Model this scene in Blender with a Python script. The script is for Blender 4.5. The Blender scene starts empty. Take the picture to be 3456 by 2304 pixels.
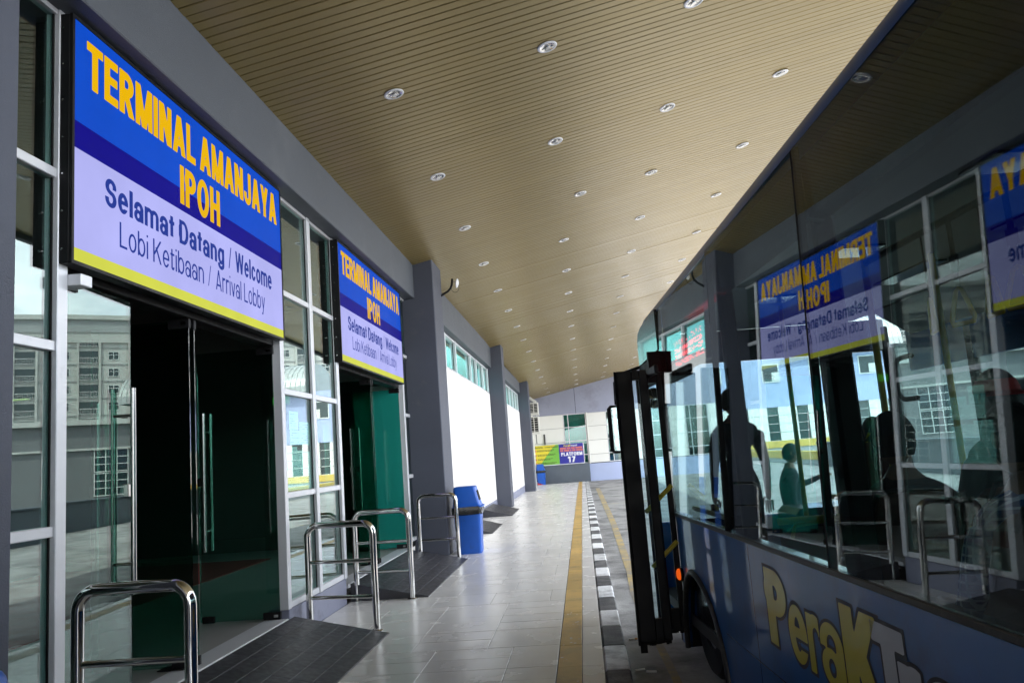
import bpy, bmesh, math, random
from mathutils import Vector, Matrix

random.seed(7)
SC = bpy.context.scene
COL = SC.collection
R = math.radians
PI = math.pi

# ------------------------------------------------------------------ camera
F_PX, IMG_W = 2636.0, 3456.0
YAW, PITCH, ROLL, EYE = 0.0779, 0.1436, 0.0752, 1.5
cam_d = bpy.data.cameras.new("camera")
cam = bpy.data.objects.new("camera", cam_d)
COL.objects.link(cam)
cam_d.sensor_fit = 'HORIZONTAL'
cam_d.sensor_width = 36.0
cam_d.lens = 36.0 * F_PX / IMG_W
cam_d.clip_start = 0.05
cam_d.clip_end = 2000.0
cy, sy, cp, sp = math.cos(YAW), math.sin(YAW), math.cos(PITCH), math.sin(PITCH)
fw = Vector((-sy * cp, cy * cp, sp))
r0 = Vector((cy, sy, 0.0))
u0 = r0.cross(fw)
rt = r0 * math.cos(ROLL) - u0 * math.sin(ROLL)
up = r0 * math.sin(ROLL) + u0 * math.cos(ROLL)
cam.matrix_world = Matrix(((rt.x, up.x, -fw.x, 0), (rt.y, up.y, -fw.y, 0), (rt.z, up.z, -fw.z, EYE), (0, 0, 0, 1)))
SC.camera = cam

# ------------------------------------------------------------------ sky, sun, exposure
SUN_DIR = Vector((0.15, -0.50, 0.85)).normalized()          # towards the sun
sun_el = math.asin(SUN_DIR.z)
sun_az = math.atan2(SUN_DIR.x, SUN_DIR.y)
W = bpy.data.worlds.new("World")
SC.world = W
W.use_nodes = True
nt = W.node_tree
nt.nodes.clear()
wo = nt.nodes.new("ShaderNodeOutputWorld")
bg = nt.nodes.new("ShaderNodeBackground")
sky = nt.nodes.new("ShaderNodeTexSky")
sky.sky_type = 'NISHITA'
sky.sun_disc = False
sky.sun_elevation = sun_el
sky.sun_rotation = sun_az
sky.dust_density = 2.5
sky.air_density = 1.0
# soft high cloud over the whole dome
tc = nt.nodes.new("ShaderNodeTexCoord")
mp = nt.nodes.new("ShaderNodeMapping")
mp.inputs['Scale'].default_value = (1.0, 1.0, 2.6)
ns = nt.nodes.new("ShaderNodeTexNoise")
ns.inputs['Scale'].default_value = 3.2
ns.inputs['Detail'].default_value = 7.0
ns.inputs['Roughness'].default_value = 0.58
cr = nt.nodes.new("ShaderNodeValToRGB")
cr.color_ramp.elements[0].position = 0.34
cr.color_ramp.elements[1].position = 0.66
mx = nt.nodes.new("ShaderNodeMix")
mx.data_type = 'RGBA'
mx.inputs[7].default_value = (11.0, 11.3, 11.5, 1)
nt.links.new(tc.outputs['Generated'], mp.inputs['Vector'])
nt.links.new(mp.outputs['Vector'], ns.inputs['Vector'])
nt.links.new(ns.outputs['Fac'], cr.inputs['Fac'])
nt.links.new(cr.outputs['Color'], mx.inputs[0])
nt.links.new(sky.outputs['Color'], mx.inputs[6])
nt.links.new(mx.outputs[2], bg.inputs['Color'])
bg.inputs['Strength'].default_value = 0.15
nt.links.new(bg.outputs['Background'], wo.inputs['Surface'])

sun_d = bpy.data.lights.new("sun", 'SUN')
sun_d.energy = 2.4
sun_d.angle = R(0.6)
sun_d.color = (1.0, 0.955, 0.89)
sun = bpy.data.objects.new("sun", sun_d)
COL.objects.link(sun)
sun.location = (40, -40, 80)
sun.rotation_euler = SUN_DIR.to_track_quat('Z', 'Y').to_euler()

SC.view_settings.view_transform = 'Standard'
SC.view_settings.look = 'None'
SC.view_settings.exposure = 2.15
SC.view_settings.gamma = 1.0
SC.view_settings.use_curve_mapping = False
SC.render.engine = 'CYCLES'
SC.cycles.use_denoising = True
SC.cycles.max_bounces = 12
SC.cycles.diffuse_bounces = 5
SC.cycles.glossy_bounces = 6
SC.cycles.transmission_bounces = 8
SC.cycles.transparent_max_bounces = 24
SC.cycles.caustics_reflective = False
SC.cycles.caustics_refractive = False
SC.cycles.sample_clamp_indirect = 6.0
EXPO = 2.0 ** SC.view_settings.exposure

# ------------------------------------------------------------------ materials
MATS = {}
def _mat(name):
    m = bpy.data.materials.new(name)
    m.use_nodes = True
    m.node_tree.nodes.clear()
    return m, m.node_tree
def _n(t, kind, **kw):
    n = t.nodes.new(kind)
    for k, v in kw.items():
        n.inputs[k].default_value = v
    return n
def pmat(name, col, rough=0.5, metal=0.0, spec=0.5, var=0.08, vscale=3.0, bump=0.0, bscale=60.0, coat=0.0,
         rvar=0.0, dirt=None, dscale=2.0, dthr=(0.55, 0.75), rand=0.0):
    """Principled surface with noise in its colour, its gloss and its relief, and optional blotches of dirt."""
    m, t = _mat(name)
    L = t.links.new
    out = _n(t, "ShaderNodeOutputMaterial")
    b = _n(t, "ShaderNodeBsdfPrincipled")
    b.inputs['Metallic'].default_value = metal
    b.inputs['Roughness'].default_value = rough
    b.inputs['Specular IOR Level'].default_value = spec
    b.inputs['Coat Weight'].default_value = coat
    b.inputs['Coat Roughness'].default_value = 0.04
    L(b.outputs[0], out.inputs['Surface'])
    tcn = _n(t, "ShaderNodeNewGeometry")
    nz = _n(t, "ShaderNodeTexNoise", Scale=vscale, Detail=6.0, Roughness=0.6)
    L(tcn.outputs['Position'], nz.inputs['Vector'])
    lo = tuple(max(0.0, c * (1 - var)) for c in col) + (1,)
    hi = tuple(min(1.0, c * (1 + var)) for c in col) + (1,)
    rp = _n(t, "ShaderNodeValToRGB")
    rp.color_ramp.elements[0].position = 0.3
    rp.color_ramp.elements[1].position = 0.7
    rp.color_ramp.elements[0].color = lo
    rp.color_ramp.elements[1].color = hi
    L(nz.outputs['Fac'], rp.inputs['Fac'])
    csock = rp.outputs['Color']
    if rand:
        oi = _n(t, "ShaderNodeObjectInfo")
        mr = _n(t, "ShaderNodeMapRange")
        mr.inputs['To Min'].default_value = 1 - rand
        mr.inputs['To Max'].default_value = 1 + rand
        L(oi.outputs['Random'], mr.inputs['Value'])
        hv = _n(t, "ShaderNodeHueSaturation")
        L(mr.outputs[0], hv.inputs['Value'])
        L(csock, hv.inputs['Color'])
        csock = hv.outputs['Color']
    if dirt:
        dz = _n(t, "ShaderNodeTexNoise", Scale=dscale, Detail=9.0, Roughness=0.68)
        L(tcn.outputs['Position'], dz.inputs['Vector'])
        dr = _n(t, "ShaderNodeValToRGB")
        dr.color_ramp.elements[0].position = dthr[0]
        dr.color_ramp.elements[1].position = dthr[1]
        L(dz.outputs['Fac'], dr.inputs['Fac'])
        mxx = _n(t, "ShaderNodeMix")
        mxx.data_type = 'RGBA'
        mxx.inputs[7].default_value = tuple(dirt) + (1,)
        L(dr.outputs['Color'], mxx.inputs[0])
        L(csock, mxx.inputs[6])
        csock = mxx.outputs[2]
    L(csock, b.inputs['Base Color'])
    if rvar:
        rz = _n(t, "ShaderNodeTexNoise", Scale=vscale * 2.3, Detail=5.0)
        L(tcn.outputs['Position'], rz.inputs['Vector'])
        rm = _n(t, "ShaderNodeMapRange")
        rm.inputs['From Min'].default_value = 0.3
        rm.inputs['From Max'].default_value = 0.7
        rm.inputs['To Min'].default_value = max(0.01, rough - rvar)
        rm.inputs['To Max'].default_value = rough + rvar
        L(rz.outputs['Fac'], rm.inputs['Value'])
        L(rm.outputs[0], b.inputs['Roughness'])
    if bump:
        bz = _n(t, "ShaderNodeTexNoise", Scale=bscale, Detail=4.0)
        L(tcn.outputs['Position'], bz.inputs['Vector'])
        bp = _n(t, "ShaderNodeBump", Strength=bump, Distance=0.01)
        L(bz.outputs['Fac'], bp.inputs['Height'])
        L(bp.outputs[0], b.inputs['Normal'])
    MATS[name] = m
    return m
def emat(name, col, strength=1.0, lines=0.0):
    """A surface that gives off light: LED sign face, lamp, backlit panel."""
    m, t = _mat(name)
    out = _n(t, "ShaderNodeOutputMaterial")
    b = _n(t, "ShaderNodeBsdfPrincipled")
    b.inputs['Base Color'].default_value = tuple(c * 0.01 for c in col[:3]) + (1,)
    b.inputs['Roughness'].default_value = 0.5
    b.inputs['Specular IOR Level'].default_value = 0.04
    b.inputs['Emission Color'].default_value = tuple(col[:3]) + (1,)
    b.inputs['Emission Strength'].default_value = strength / EXPO
    if lines:
        tcn = _n(t, "ShaderNodeTexCoord")
        wv = _n(t, "ShaderNodeTexWave", Scale=lines, Distortion=0.0)
        wv.bands_direction = 'Z'
        t.links.new(tcn.outputs['Object'], wv.inputs['Vector'])
        nz = _n(t, "ShaderNodeTexNoise", Scale=2.0, Detail=3.0)
        t.links.new(tcn.outputs['Object'], nz.inputs['Vector'])
        ad = _n(t, "ShaderNodeMath")
        ad.operation = 'MULTIPLY_ADD'
        ad.inputs[1].default_value = 0.16
        t.links.new(wv.outputs['Fac'], ad.inputs[0])
        t.links.new(nz.outputs['Fac'], ad.inputs[2])
        mr = _n(t, "ShaderNodeMapRange")
        mr.inputs['From Min'].default_value = 0.3
        mr.inputs['From Max'].default_value = 0.85
        mr.inputs['To Min'].default_value = 0.88 * strength / EXPO
        mr.inputs['To Max'].default_value = 1.06 * strength / EXPO
        t.links.new(ad.outputs[0], mr.inputs['Value'])
        t.links.new(mr.outputs[0], b.inputs['Emission Strength'])
    t.links.new(b.outputs[0], out.inputs['Surface'])
    MATS[name] = m
    return m
def glass(name, tint, f0=0.05, rough=0.0, dirt=0.0, wavy=0.0, brighten=None):
    """Thin sheet glass: tinted see-through with a Schlick reflection on each face, a little dust, a little waviness."""
    m, t = _mat(name)
    L = t.links.new
    out = _n(t, "ShaderNodeOutputMaterial")
    tr = _n(t, "ShaderNodeBsdfTransparent")
    tr.inputs['Color'].default_value = tuple(tint) + (1,)
    gl = _n(t, "ShaderNodeBsdfGlossy", Roughness=rough)
    gl.inputs['Color'].default_value = (0.97, 1.0, 1.0, 1)
    lw = _n(t, "ShaderNodeLayerWeight", Blend=0.5)
    pw = _n(t, "ShaderNodeMath")
    pw.operation = 'POWER'
    pw.inputs[1].default_value = 5.0
    L(lw.outputs['Facing'], pw.inputs[0])
    ma = _n(t, "ShaderNodeMath")
    ma.operation = 'MULTIPLY_ADD'
    ma.inputs[1].default_value = 1.0 - f0
    ma.inputs[2].default_value = f0
    L(pw.outputs[0], ma.inputs[0])
    mixs = _n(t, "ShaderNodeMixShader")
    L(ma.outputs[0], mixs.inputs[0])
    src = tr.outputs[0]
    tcn = _n(t, "ShaderNodeTexCoord")
    if dirt:
        df = _n(t, "ShaderNodeBsdfDiffuse")
        df.inputs['Color'].default_value = (0.5, 0.52, 0.5, 1)
        nz = _n(t, "ShaderNodeTexNoise", Scale=2.5, Detail=8.0, Roughness=0.7)
        L(tcn.outputs['Object'], nz.inputs['Vector'])
        mr = _n(t, "ShaderNodeMapRange")
        mr.inputs['From Min'].default_value = 0.35
        mr.inputs['From Max'].default_value = 0.8
        mr.inputs['To Min'].default_value = dirt * 0.3
        mr.inputs['To Max'].default_value = dirt * 1.7
        L(nz.outputs['Fac'], mr.inputs['Value'])
        m2 = _n(t, "ShaderNodeMixShader")
        L(mr.outputs[0], m2.inputs[0])
        L(tr.outputs[0], m2.inputs[1])
        L(df.outputs[0], m2.inputs[2])
        src = m2.outputs[0]
    if brighten:  # diffuse tint mixed in so the sheet reads as lit
        fd = _n(t, "ShaderNodeBsdfDiffuse")
        fd.inputs['Color'].default_value = tuple(brighten) + (1,)
        m3 = _n(t, "ShaderNodeMixShader")
        m3.inputs[0].default_value = 0.5
        L(src, m3.inputs[1])
        L(fd.outputs[0], m3.inputs[2])
        src = m3.outputs[0]
    L(src, mixs.inputs[1])
    L(gl.outputs[0], mixs.inputs[2])
    if wavy:
        wz = _n(t, "ShaderNodeTexNoise", Scale=1.3, Detail=1.0)
        L(tcn.outputs['Object'], wz.inputs['Vector'])
        bp = _n(t, "ShaderNodeBump", Strength=wavy, Distance=0.01)
        L(wz.outputs['Fac'], bp.inputs['Height'])
        L(bp.outputs[0], gl.inputs['Normal'])
    L(mixs.outputs[0], out.inputs['Surface'])
    MATS[name] = m
    return m

M_slate = pmat("slate_paint", (0.070, 0.077, 0.104), 0.62, var=0.08, vscale=1.2, bump=0.3, bscale=140, dirt=(0.105, 0.108, 0.12), dscale=2.6, dthr=(0.60, 0.78))
M_beam = pmat("beam_paint", (0.090, 0.101, 0.120), 0.6, var=0.05, vscale=1.0, bump=0.3, bscale=160, dirt=(0.14, 0.15, 0.165), dscale=0.9, dthr=(0.55, 0.85))
M_plinth = pmat("plinth_paint", (0.24, 0.25, 0.33), 0.55, var=0.08, bump=0.2, bscale=120, dirt=(0.12, 0.12, 0.14), dscale=3, dthr=(0.58, 0.75))
M_lilac = pmat("lilac_paint", (0.31, 0.325, 0.42), 0.65, var=0.06, vscale=0.7, bump=0.2, bscale=60, dirt=(0.20, 0.20, 0.25), dscale=0.7, dthr=(0.55, 0.8))
M_paleblue = pmat("pale_blue_paint", (0.40, 0.46, 0.66), 0.6, var=0.06, vscale=0.8, dirt=(0.28, 0.32, 0.44), dscale=1.0, dthr=(0.55, 0.8))
M_darkwall = pmat("dark_wall_paint", (0.105, 0.125, 0.150), 0.6, var=0.1, vscale=1.5, dirt=(0.16, 0.17, 0.18), dscale=2.2, dthr=(0.6, 0.8))
M_white = pmat("white_cladding", (0.80, 0.79, 0.74), 0.5, var=0.03, vscale=0.6, dirt=(0.62, 0.60, 0.54), dscale=0.9, dthr=(0.6, 0.9), rand=0.03)
M_alu = pmat("white_aluminium", (0.70, 0.71, 0.74), 0.38, metal=0.25, var=0.04, rvar=0.06, dirt=(0.48, 0.48, 0.5), dscale=5, dthr=(0.62, 0.85))
M_black = pmat("black_frame", (0.006, 0.006, 0.007), 0.5, spec=0.25, var=0.2, rvar=0.08)
M_rubber = pmat("black_rubber", (0.006, 0.006, 0.006), 0.75, spec=0.25, var=0.2)
M_chrome = pmat("polished_steel", (0.63, 0.62, 0.60), 0.09, metal=1.0, var=0.03, vscale=8, rvar=0.05)
M_chrome_dull = pmat("brushed_steel", (0.50, 0.50, 0.49), 0.24, metal=1.0, var=0.03, vscale=3, rvar=0.03)
M_ceil = pmat("ceiling_metal", (0.285, 0.215, 0.080), 0.32, metal=0.35, spec=0.6, var=0.02, vscale=0.5, rvar=0.02, rand=0.04)
M_ceilback = pmat("ceiling_gap", (0.09, 0.072, 0.035), 0.8)
M_tile = pmat("floor_tile", (0.80, 0.775, 0.735), 0.25, var=0.02, vscale=1.2, rvar=0.05, dirt=(0.66, 0.635, 0.595), dscale=0.55, dthr=(0.50, 0.85), rand=0.045)
M_grout = pmat("grout", (0.17, 0.162, 0.152), 0.9, var=0.2)
M_ramp = pmat("dark_tile", (0.042, 0.042, 0.050), 0.42, var=0.15, vscale=9, rvar=0.1, bump=0.15, bscale=220, dirt=(0.09, 0.09, 0.095), dscale=5, dthr=(0.6, 0.85), rand=0.12)
M_rampgrout = pmat("ramp_grout", (0.20, 0.19, 0.19), 0.9, var=0.2)
M_yellowtile = pmat("yellow_tactile", (0.60, 0.39, 0.12), 0.5, var=0.12, vscale=6, bump=0.2, bscale=90, dirt=(0.22, 0.155, 0.075), dscale=3.0, dthr=(0.46, 0.76), rand=0.12)
M_kwhite = pmat("kerb_white", (0.85, 0.85, 0.84), 0.7, var=0.08, vscale=5, bump=0.5, bscale=50, dirt=(0.30, 0.29, 0.28), dscale=4.0, dthr=(0.46, 0.74), rand=0.12)
M_kblack = pmat("kerb_black", (0.055, 0.055, 0.057), 0.75, var=0.2, vscale=5, bump=0.5, bscale=50, dirt=(0.20, 0.195, 0.19), dscale=4.0, dthr=(0.42, 0.72), rand=0.2)
M_road = pmat("road_concrete", (0.30, 0.295, 0.285), 0.72, var=0.2, vscale=0.9, bump=0.7, bscale=40, dirt=(0.085, 0.083, 0.082), dscale=1.3, dthr=(0.46, 0.66), rvar=0.1)
M_ground = pmat("far_ground", (0.24, 0.235, 0.22), 0.85, var=0.15, vscale=0.2)
M_yline = pmat("road_yellow", (0.46, 0.33, 0.12), 0.7, var=0.2, vscale=4, dirt=(0.25, 0.23, 0.19), dscale=3.0, dthr=(0.38, 0.60))
M_binblue = pmat("bin_blue", (0.010, 0.10, 0.48), 0.42, var=0.06, vscale=4, rvar=0.08, bump=0.05, bscale=200, dirt=(0.02, 0.06, 0.2), dscale=5, dthr=(0.6, 0.8))
M_bag = pmat("black_bag", (0.012, 0.012, 0.013), 0.22, var=0.2, bump=0.6, bscale=18)
M_red = pmat("red_plastic", (0.45, 0.02, 0.02), 0.5)
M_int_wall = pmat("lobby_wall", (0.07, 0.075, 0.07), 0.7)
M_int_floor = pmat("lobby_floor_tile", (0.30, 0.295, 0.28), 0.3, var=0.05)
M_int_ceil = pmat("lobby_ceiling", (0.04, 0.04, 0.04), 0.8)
M_carpet = pmat("red_carpet", (0.20, 0.015, 0.012), 0.95, var=0.2)
M_mat = pmat("door_mat", (0.012, 0.012, 0.013), 0.9, var=0.3, bump=0.5, bscale=150)
M_paper = pmat("notice_paper", (0.82, 0.90, 0.90), 0.6, var=0.03)
M_ink = pmat("faded_ink", (0.16, 0.22, 0.30), 0.7, var=0.2)
M_acwhite = pmat("ac_casing", (0.68, 0.67, 0.62), 0.5, var=0.04)
M_antenna = pmat("antenna_white", (0.80, 0.80, 0.82), 0.35, var=0.02)
M_buspaint = pmat("bus_blue", (0.010, 0.135, 0.43), 0.35, spec=0.2, var=0.06, vscale=2, coat=0.55, dirt=(0.035, 0.075, 0.16), dscale=2.2, dthr=(0.5, 0.85))
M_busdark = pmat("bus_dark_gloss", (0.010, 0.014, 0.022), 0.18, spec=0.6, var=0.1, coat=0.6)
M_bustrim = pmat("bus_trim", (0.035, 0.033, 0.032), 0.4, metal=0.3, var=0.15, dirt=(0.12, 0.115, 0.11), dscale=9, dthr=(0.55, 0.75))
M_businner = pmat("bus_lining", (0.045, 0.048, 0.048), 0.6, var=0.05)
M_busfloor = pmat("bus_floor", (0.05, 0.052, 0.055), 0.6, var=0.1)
M_seat = pmat("seat_shell", (0.10, 0.035, 0.022), 0.38, var=0.08)
M_pole = pmat("yellow_pole", (0.62, 0.50, 0.02), 0.35, var=0.08, dirt=(0.3, 0.24, 0.03), dscale=9)
M_strap = pmat("strap_web", (0.035, 0.022, 0.018), 0.8)
M_handle = pmat("yellow_handle", (0.85, 0.55, 0.01), 0.4)
M_lettery = pmat("letter_yellow", (0.70, 0.60, 0.02), 0.4, coat=0.5, var=0.06)
M_letterw = pmat("letter_white", (0.62, 0.64, 0.66), 0.4, coat=0.5, var=0.04)
M_lettero = pmat("letter_outline", (0.012, 0.015, 0.03), 0.45)
M_tyre = pmat("tyre", (0.014, 0.014, 0.014), 0.85, var=0.2, bump=0.4, bscale=60)
M_rim = pmat("wheel_rim", (0.22, 0.22, 0.22), 0.5, metal=0.6)
M_skin = pmat("skin", (0.23, 0.125, 0.075), 0.5, var=0.08)
M_hair = pmat("hair", (0.010, 0.009, 0.008), 0.5, bump=0.6, bscale=90)
M_trouser = pmat("dark_trousers", (0.02, 0.022, 0.03), 0.85)
M_shirtdark = pmat("dark_shirt", (0.025, 0.035, 0.04), 0.85)
M_shirtgrn = pmat("green_shirt", (0.03, 0.06, 0.045), 0.85)
M_shirtbrn = pmat("brown_shirt", (0.06, 0.035, 0.028), 0.85)
M_capred = pmat("cap_red", (0.5, 0.015, 0.02), 0.7)
M_capblack = pmat("cap_black", (0.012, 0.012, 0.014), 0.8)
M_hostel = pmat("hostel_wall", (0.52, 0.52, 0.49), 0.7, var=0.06, vscale=0.2, dirt=(0.38, 0.37, 0.34), dscale=0.25, dthr=(0.5, 0.8))
M_annexe = pmat("annexe_wall", (0.17, 0.175, 0.18), 0.7, var=0.08)
M_hosteldk = pmat("hostel_band", (0.36, 0.37, 0.37), 0.7, var=0.05)
M_hostelbrown = pmat("hostel_brown", (0.05, 0.035, 0.03), 0.7)
M_wnd = pmat("far_window_glass", (0.025, 0.04, 0.045), 0.08, spec=0.8)
M_wndfr = pmat("far_window_frame", (0.72, 0.72, 0.70), 0.5)
M_teal = pmat("teal_curtain", (0.07, 0.40, 0.37), 0.7, var=0.25, vscale=3)
M_yellowwall = pmat("yellow_wall", (0.62, 0.44, 0.10), 0.65, var=0.06, dirt=(0.4, 0.3, 0.1), dscale=1.5)
M_roofmetal = pmat("barrel_metal", (0.36, 0.38, 0.37), 0.4, metal=0.3, var=0.08)
M_leaf = pmat("leaf_green", (0.05, 0.11, 0.025), 0.6, var=0.35, vscale=5)
M_bark = pmat("bark", (0.07, 0.05, 0.035), 0.9)
M_asphalt_roof = pmat("roof_slab", (0.25, 0.25, 0.26), 0.8)
M_boardblue = pmat("board_blue", (0.020, 0.022, 0.30), 0.45, var=0.05)
M_boardgreen = pmat("board_green", (0.19, 0.50, 0.055), 0.45, var=0.05)
M_boardyellow = pmat("board_yellow", (0.75, 0.62, 0.03), 0.45, var=0.05)
M_boardwhite = pmat("board_white", (0.80, 0.80, 0.84), 0.45)
M_boardred = pmat("board_red", (0.62, 0.16, 0.14), 0.5)
M_boarddark = pmat("board_dark", (0.07, 0.09, 0.02), 0.5)
M_plaid = None
M_cig = pmat("cigarette_paper", (0.78, 0.77, 0.74), 0.8)
M_cigf = pmat("cigarette_filter", (0.55, 0.24, 0.06), 0.8)

G_shop = glass("shopfront_glass", (0.70, 0.90, 0.86), 0.085, wavy=0.010)
G_door = glass("door_glass", (0.46, 0.70, 0.63), 0.075)
G_brightleaf = glass("door_glass_brightened", (0.30, 0.72, 0.62), 0.06, brighten=(0.03, 0.46, 0.38))  # teal diffuse colour put in to make one open leaf look brightly lit
G_edge = glass("door_glass_edge", (0.25, 0.62, 0.52), 0.05)
G_bus = glass("bus_glass", (0.66, 0.74, 0.74), 0.07, dirt=0.012)
G_busdoor = glass("bus_door_glass", (0.80, 0.90, 0.92), 0.04, dirt=0.01)
G_teal = glass("tinted_window", (0.42, 0.74, 0.70), 0.06)

E_blue = emat("sign_blue", (0.003, 0.075, 0.60), 1.0, lines=30)
E_navy = emat("sign_navy", (0.004, 0.002, 0.255), 1.0, lines=30)
E_lav = emat("sign_lavender", (0.46, 0.47, 0.93), 1.0, lines=30)
E_lime = emat("sign_lime", (0.66, 0.69, 0.075), 1.0, lines=30)
E_yel = emat("sign_yellow_text", (0.83, 0.47, 0.0), 1.0)
E_txt = emat("sign_blue_text", (0.014, 0.040, 0.30), 1.0)
E_panel = emat("backlit_white", (0.98, 0.99, 1.0), 1.15)
E_ledrefl = emat("red_led_reflection", (1.0, 0.03, 0.05), 7.0)  # glow of the imitated sign reflection in the bus window
E_green = emat("exit_green", (0.15, 0.95, 0.08), 0.6)
E_lampyel = emat("lobby_lamp", (0.62, 0.80, 0.10), 0.5)
E_amber = emat("amber_lamp", (1.0, 0.13, 0.01), 0.75)

# blue check shirt
def plaid():
    m, t = _mat("blue_check_cloth")
    L = t.links.new
    out = _n(t, "ShaderNodeOutputMaterial")
    b = _n(t, "ShaderNodeBsdfPrincipled", Roughness=0.85)
    tcn = _n(t, "ShaderNodeTexCoord")
    facs = []
    for ax in ('X', 'Z'):
        w = _n(t, "ShaderNodeTexWave", Scale=11.0, Distortion=0.4)
        w.bands_direction = ax
        L(tcn.outputs['Object'], w.inputs['Vector'])
        rp = _n(t, "ShaderNodeValToRGB")
        rp.color_ramp.elements[0].position = 0.78
        rp.color_ramp.elements[1].position = 0.92
        L(w.outputs['Fac'], rp.inputs['Fac'])
        facs.append(rp.outputs['Color'])
    mxm = _n(t, "ShaderNodeMix")
    mxm.data_type = 'RGBA'
    mxm.blend_type = 'LIGHTEN'
    mxm.inputs[0].default_value = 1.0
    L(facs[0], mxm.inputs[6])
    L(facs[1], mxm.inputs[7])
    c = _n(t, "ShaderNodeMix")
    c.data_type = 'RGBA'
    c.inputs[6].default_value = (0.02, 0.07, 0.24, 1)
    c.inputs[7].default_value = (0.42, 0.52, 0.68, 1)
    L(mxm.outputs[2], c.inputs[0])
    L(c.outputs[2], b.inputs['Base Color'])
    L(b.outputs[0], out.inputs['Surface'])
    return m
M_plaid = plaid()

# ------------------------------------------------------------------ mesh helpers
class MB:
    """Collects shapes and links them as ONE mesh object."""
    def __init__(s):
        s.v = []; s.f = []; s.mi = []; s.m = 0
    def mat(s, i):
        s.m = i; return s
    def add(s, vs, fs):
        o = len(s.v)
        s.v.extend([tuple(p) for p in vs])
        s.f.extend([tuple(i + o for i in f) for f in fs])
        s.mi.extend([s.m] * len(fs))
        return s
    def box(s, x0, x1, y0, y1, z0, z1, c=0.0, M=None):
        x0, x1 = min(x0, x1), max(x0, x1); y0, y1 = min(y0, y1), max(y0, y1); z0, z1 = min(z0, z1), max(z0, z1)
        if c <= 0:
            vs = [(x0, y0, z0), (x1, y0, z0), (x1, y1, z0), (x0, y1, z0), (x0, y0, z1), (x1, y0, z1), (x1, y1, z1), (x0, y1, z1)]
            fs = [(0, 3, 2, 1), (4, 5, 6, 7), (0, 1, 5, 4), (1, 2, 6, 5), (2, 3, 7, 6), (3, 0, 4, 7)]
        else:
            c = min(c, (x1 - x0) * .45, (y1 - y0) * .45, (z1 - z0) * .45)
            vs = []; idx = {}
            for ix, X in enumerate((x0, x1)):
                for iy, Y in enumerate((y0, y1)):
                    for iz, Z in enumerate((z0, z1)):
                        sx, sy_, sz = (1 - 2 * ix), (1 - 2 * iy), (1 - 2 * iz)
                        idx[ix, iy, iz, 0] = len(vs); vs.append((X, Y + sy_ * c, Z + sz * c))
                        idx[ix, iy, iz, 1] = len(vs); vs.append((X + sx * c, Y, Z + sz * c))
                        idx[ix, iy, iz, 2] = len(vs); vs.append((X + sx * c, Y + sy_ * c, Z))
            g = lambda a, b, d, k: idx[a, b, d, k]
            fs = [(g(0,0,0,0), g(0,0,1,0), g(0,1,1,0), g(0,1,0,0)), (g(1,0,0,0), g(1,1,0,0), g(1,1,1,0), g(1,0,1,0)),
                  (g(0,0,0,1), g(1,0,0,1), g(1,0,1,1), g(0,0,1,1)), (g(0,1,0,1), g(0,1,1,1), g(1,1,1,1), g(1,1,0,1)),
                  (g(0,0,0,2), g(0,1,0,2), g(1,1,0,2), g(1,0,0,2)), (g(0,0,1,2), g(1,0,1,2), g(1,1,1,2), g(0,1,1,2))]
            for a in (0, 1):
                for b in (0, 1):
                    fs.append((g(0,a,b,1), g(1,a,b,1), g(1,a,b,2), g(0,a,b,2)))
                    fs.append((g(a,0,b,0), g(a,1,b,0), g(a,1,b,2), g(a,0,b,2)))
                    fs.append((g(a,b,0,0), g(a,b,1,0), g(a,b,1,1), g(a,b,0,1)))
                    for d in (0, 1):
                        fs.append((g(a,b,d,0), g(a,b,d,1), g(a,b,d,2)))
        if M is not None:
            vs = [tuple(M @ Vector(p)) for p in vs]
        return s.add(vs, fs)
    def tube(s, pts, r, n=12, cap=True, closed=False):
        pts = [Vector(p) for p in pts]
        rings = []
        N = len(pts)
        ref = None
        for i, p in enumerate(pts):
            if closed:
                t = (pts[(i + 1) % N] - pts[i - 1]).normalized()
            else:
                t = (pts[min(i + 1, N - 1)] - pts[max(i - 1, 0)]).normalized()
            if ref is None:
                a = Vector((0, 0, 1)) if abs(t.z) < 0.9 else Vector((1, 0, 0))
                ref = t.cross(a).normalized()
            ref = (ref - t * ref.dot(t)).normalized()
            b = t.cross(ref)
            rr = r[i] if isinstance(r, (list, tuple)) else r
            rings.append([p + ref * (rr * math.cos(2 * PI * k / n)) + b * (rr * math.sin(2 * PI * k / n)) for k in range(n)])
        vs = [v for ring in rings for v in ring]
        fs = []
        M_ = N if closed else N - 1
        for i in range(M_):
            for k in range(n):
                a0 = i * n + k; a1 = i * n + (k + 1) % n
                b0 = ((i + 1) % N) * n + k; b1 = ((i + 1) % N) * n + (k + 1) % n
                fs.append((a0, a1, b1, b0))
        if cap and not closed:
            fs.append(tuple(range(n - 1, -1, -1)))
            fs.append(tuple((N - 1) * n + k for k in range(n)))
        return s.add(vs, fs)
    def lathe(s, prof, c=(0, 0, 0), n=24, M=None):
        """prof: (radius, z) pairs turned about z through c."""
        vs = []; fs = []
        for (r, z) in prof:
            for k in range(n):
                a = 2 * PI * k / n
                p = Vector((r * math.cos(a), r * math.sin(a), z))
                if M is not None: p = M @ p
                vs.append(p + Vector(c))
        for i in range(len(prof) - 1):
            for k in range(n):
                fs.append((i * n + k, i * n + (k + 1) % n, (i + 1) * n + (k + 1) % n, (i + 1) * n + k))
        return s.add(vs, fs)
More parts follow.
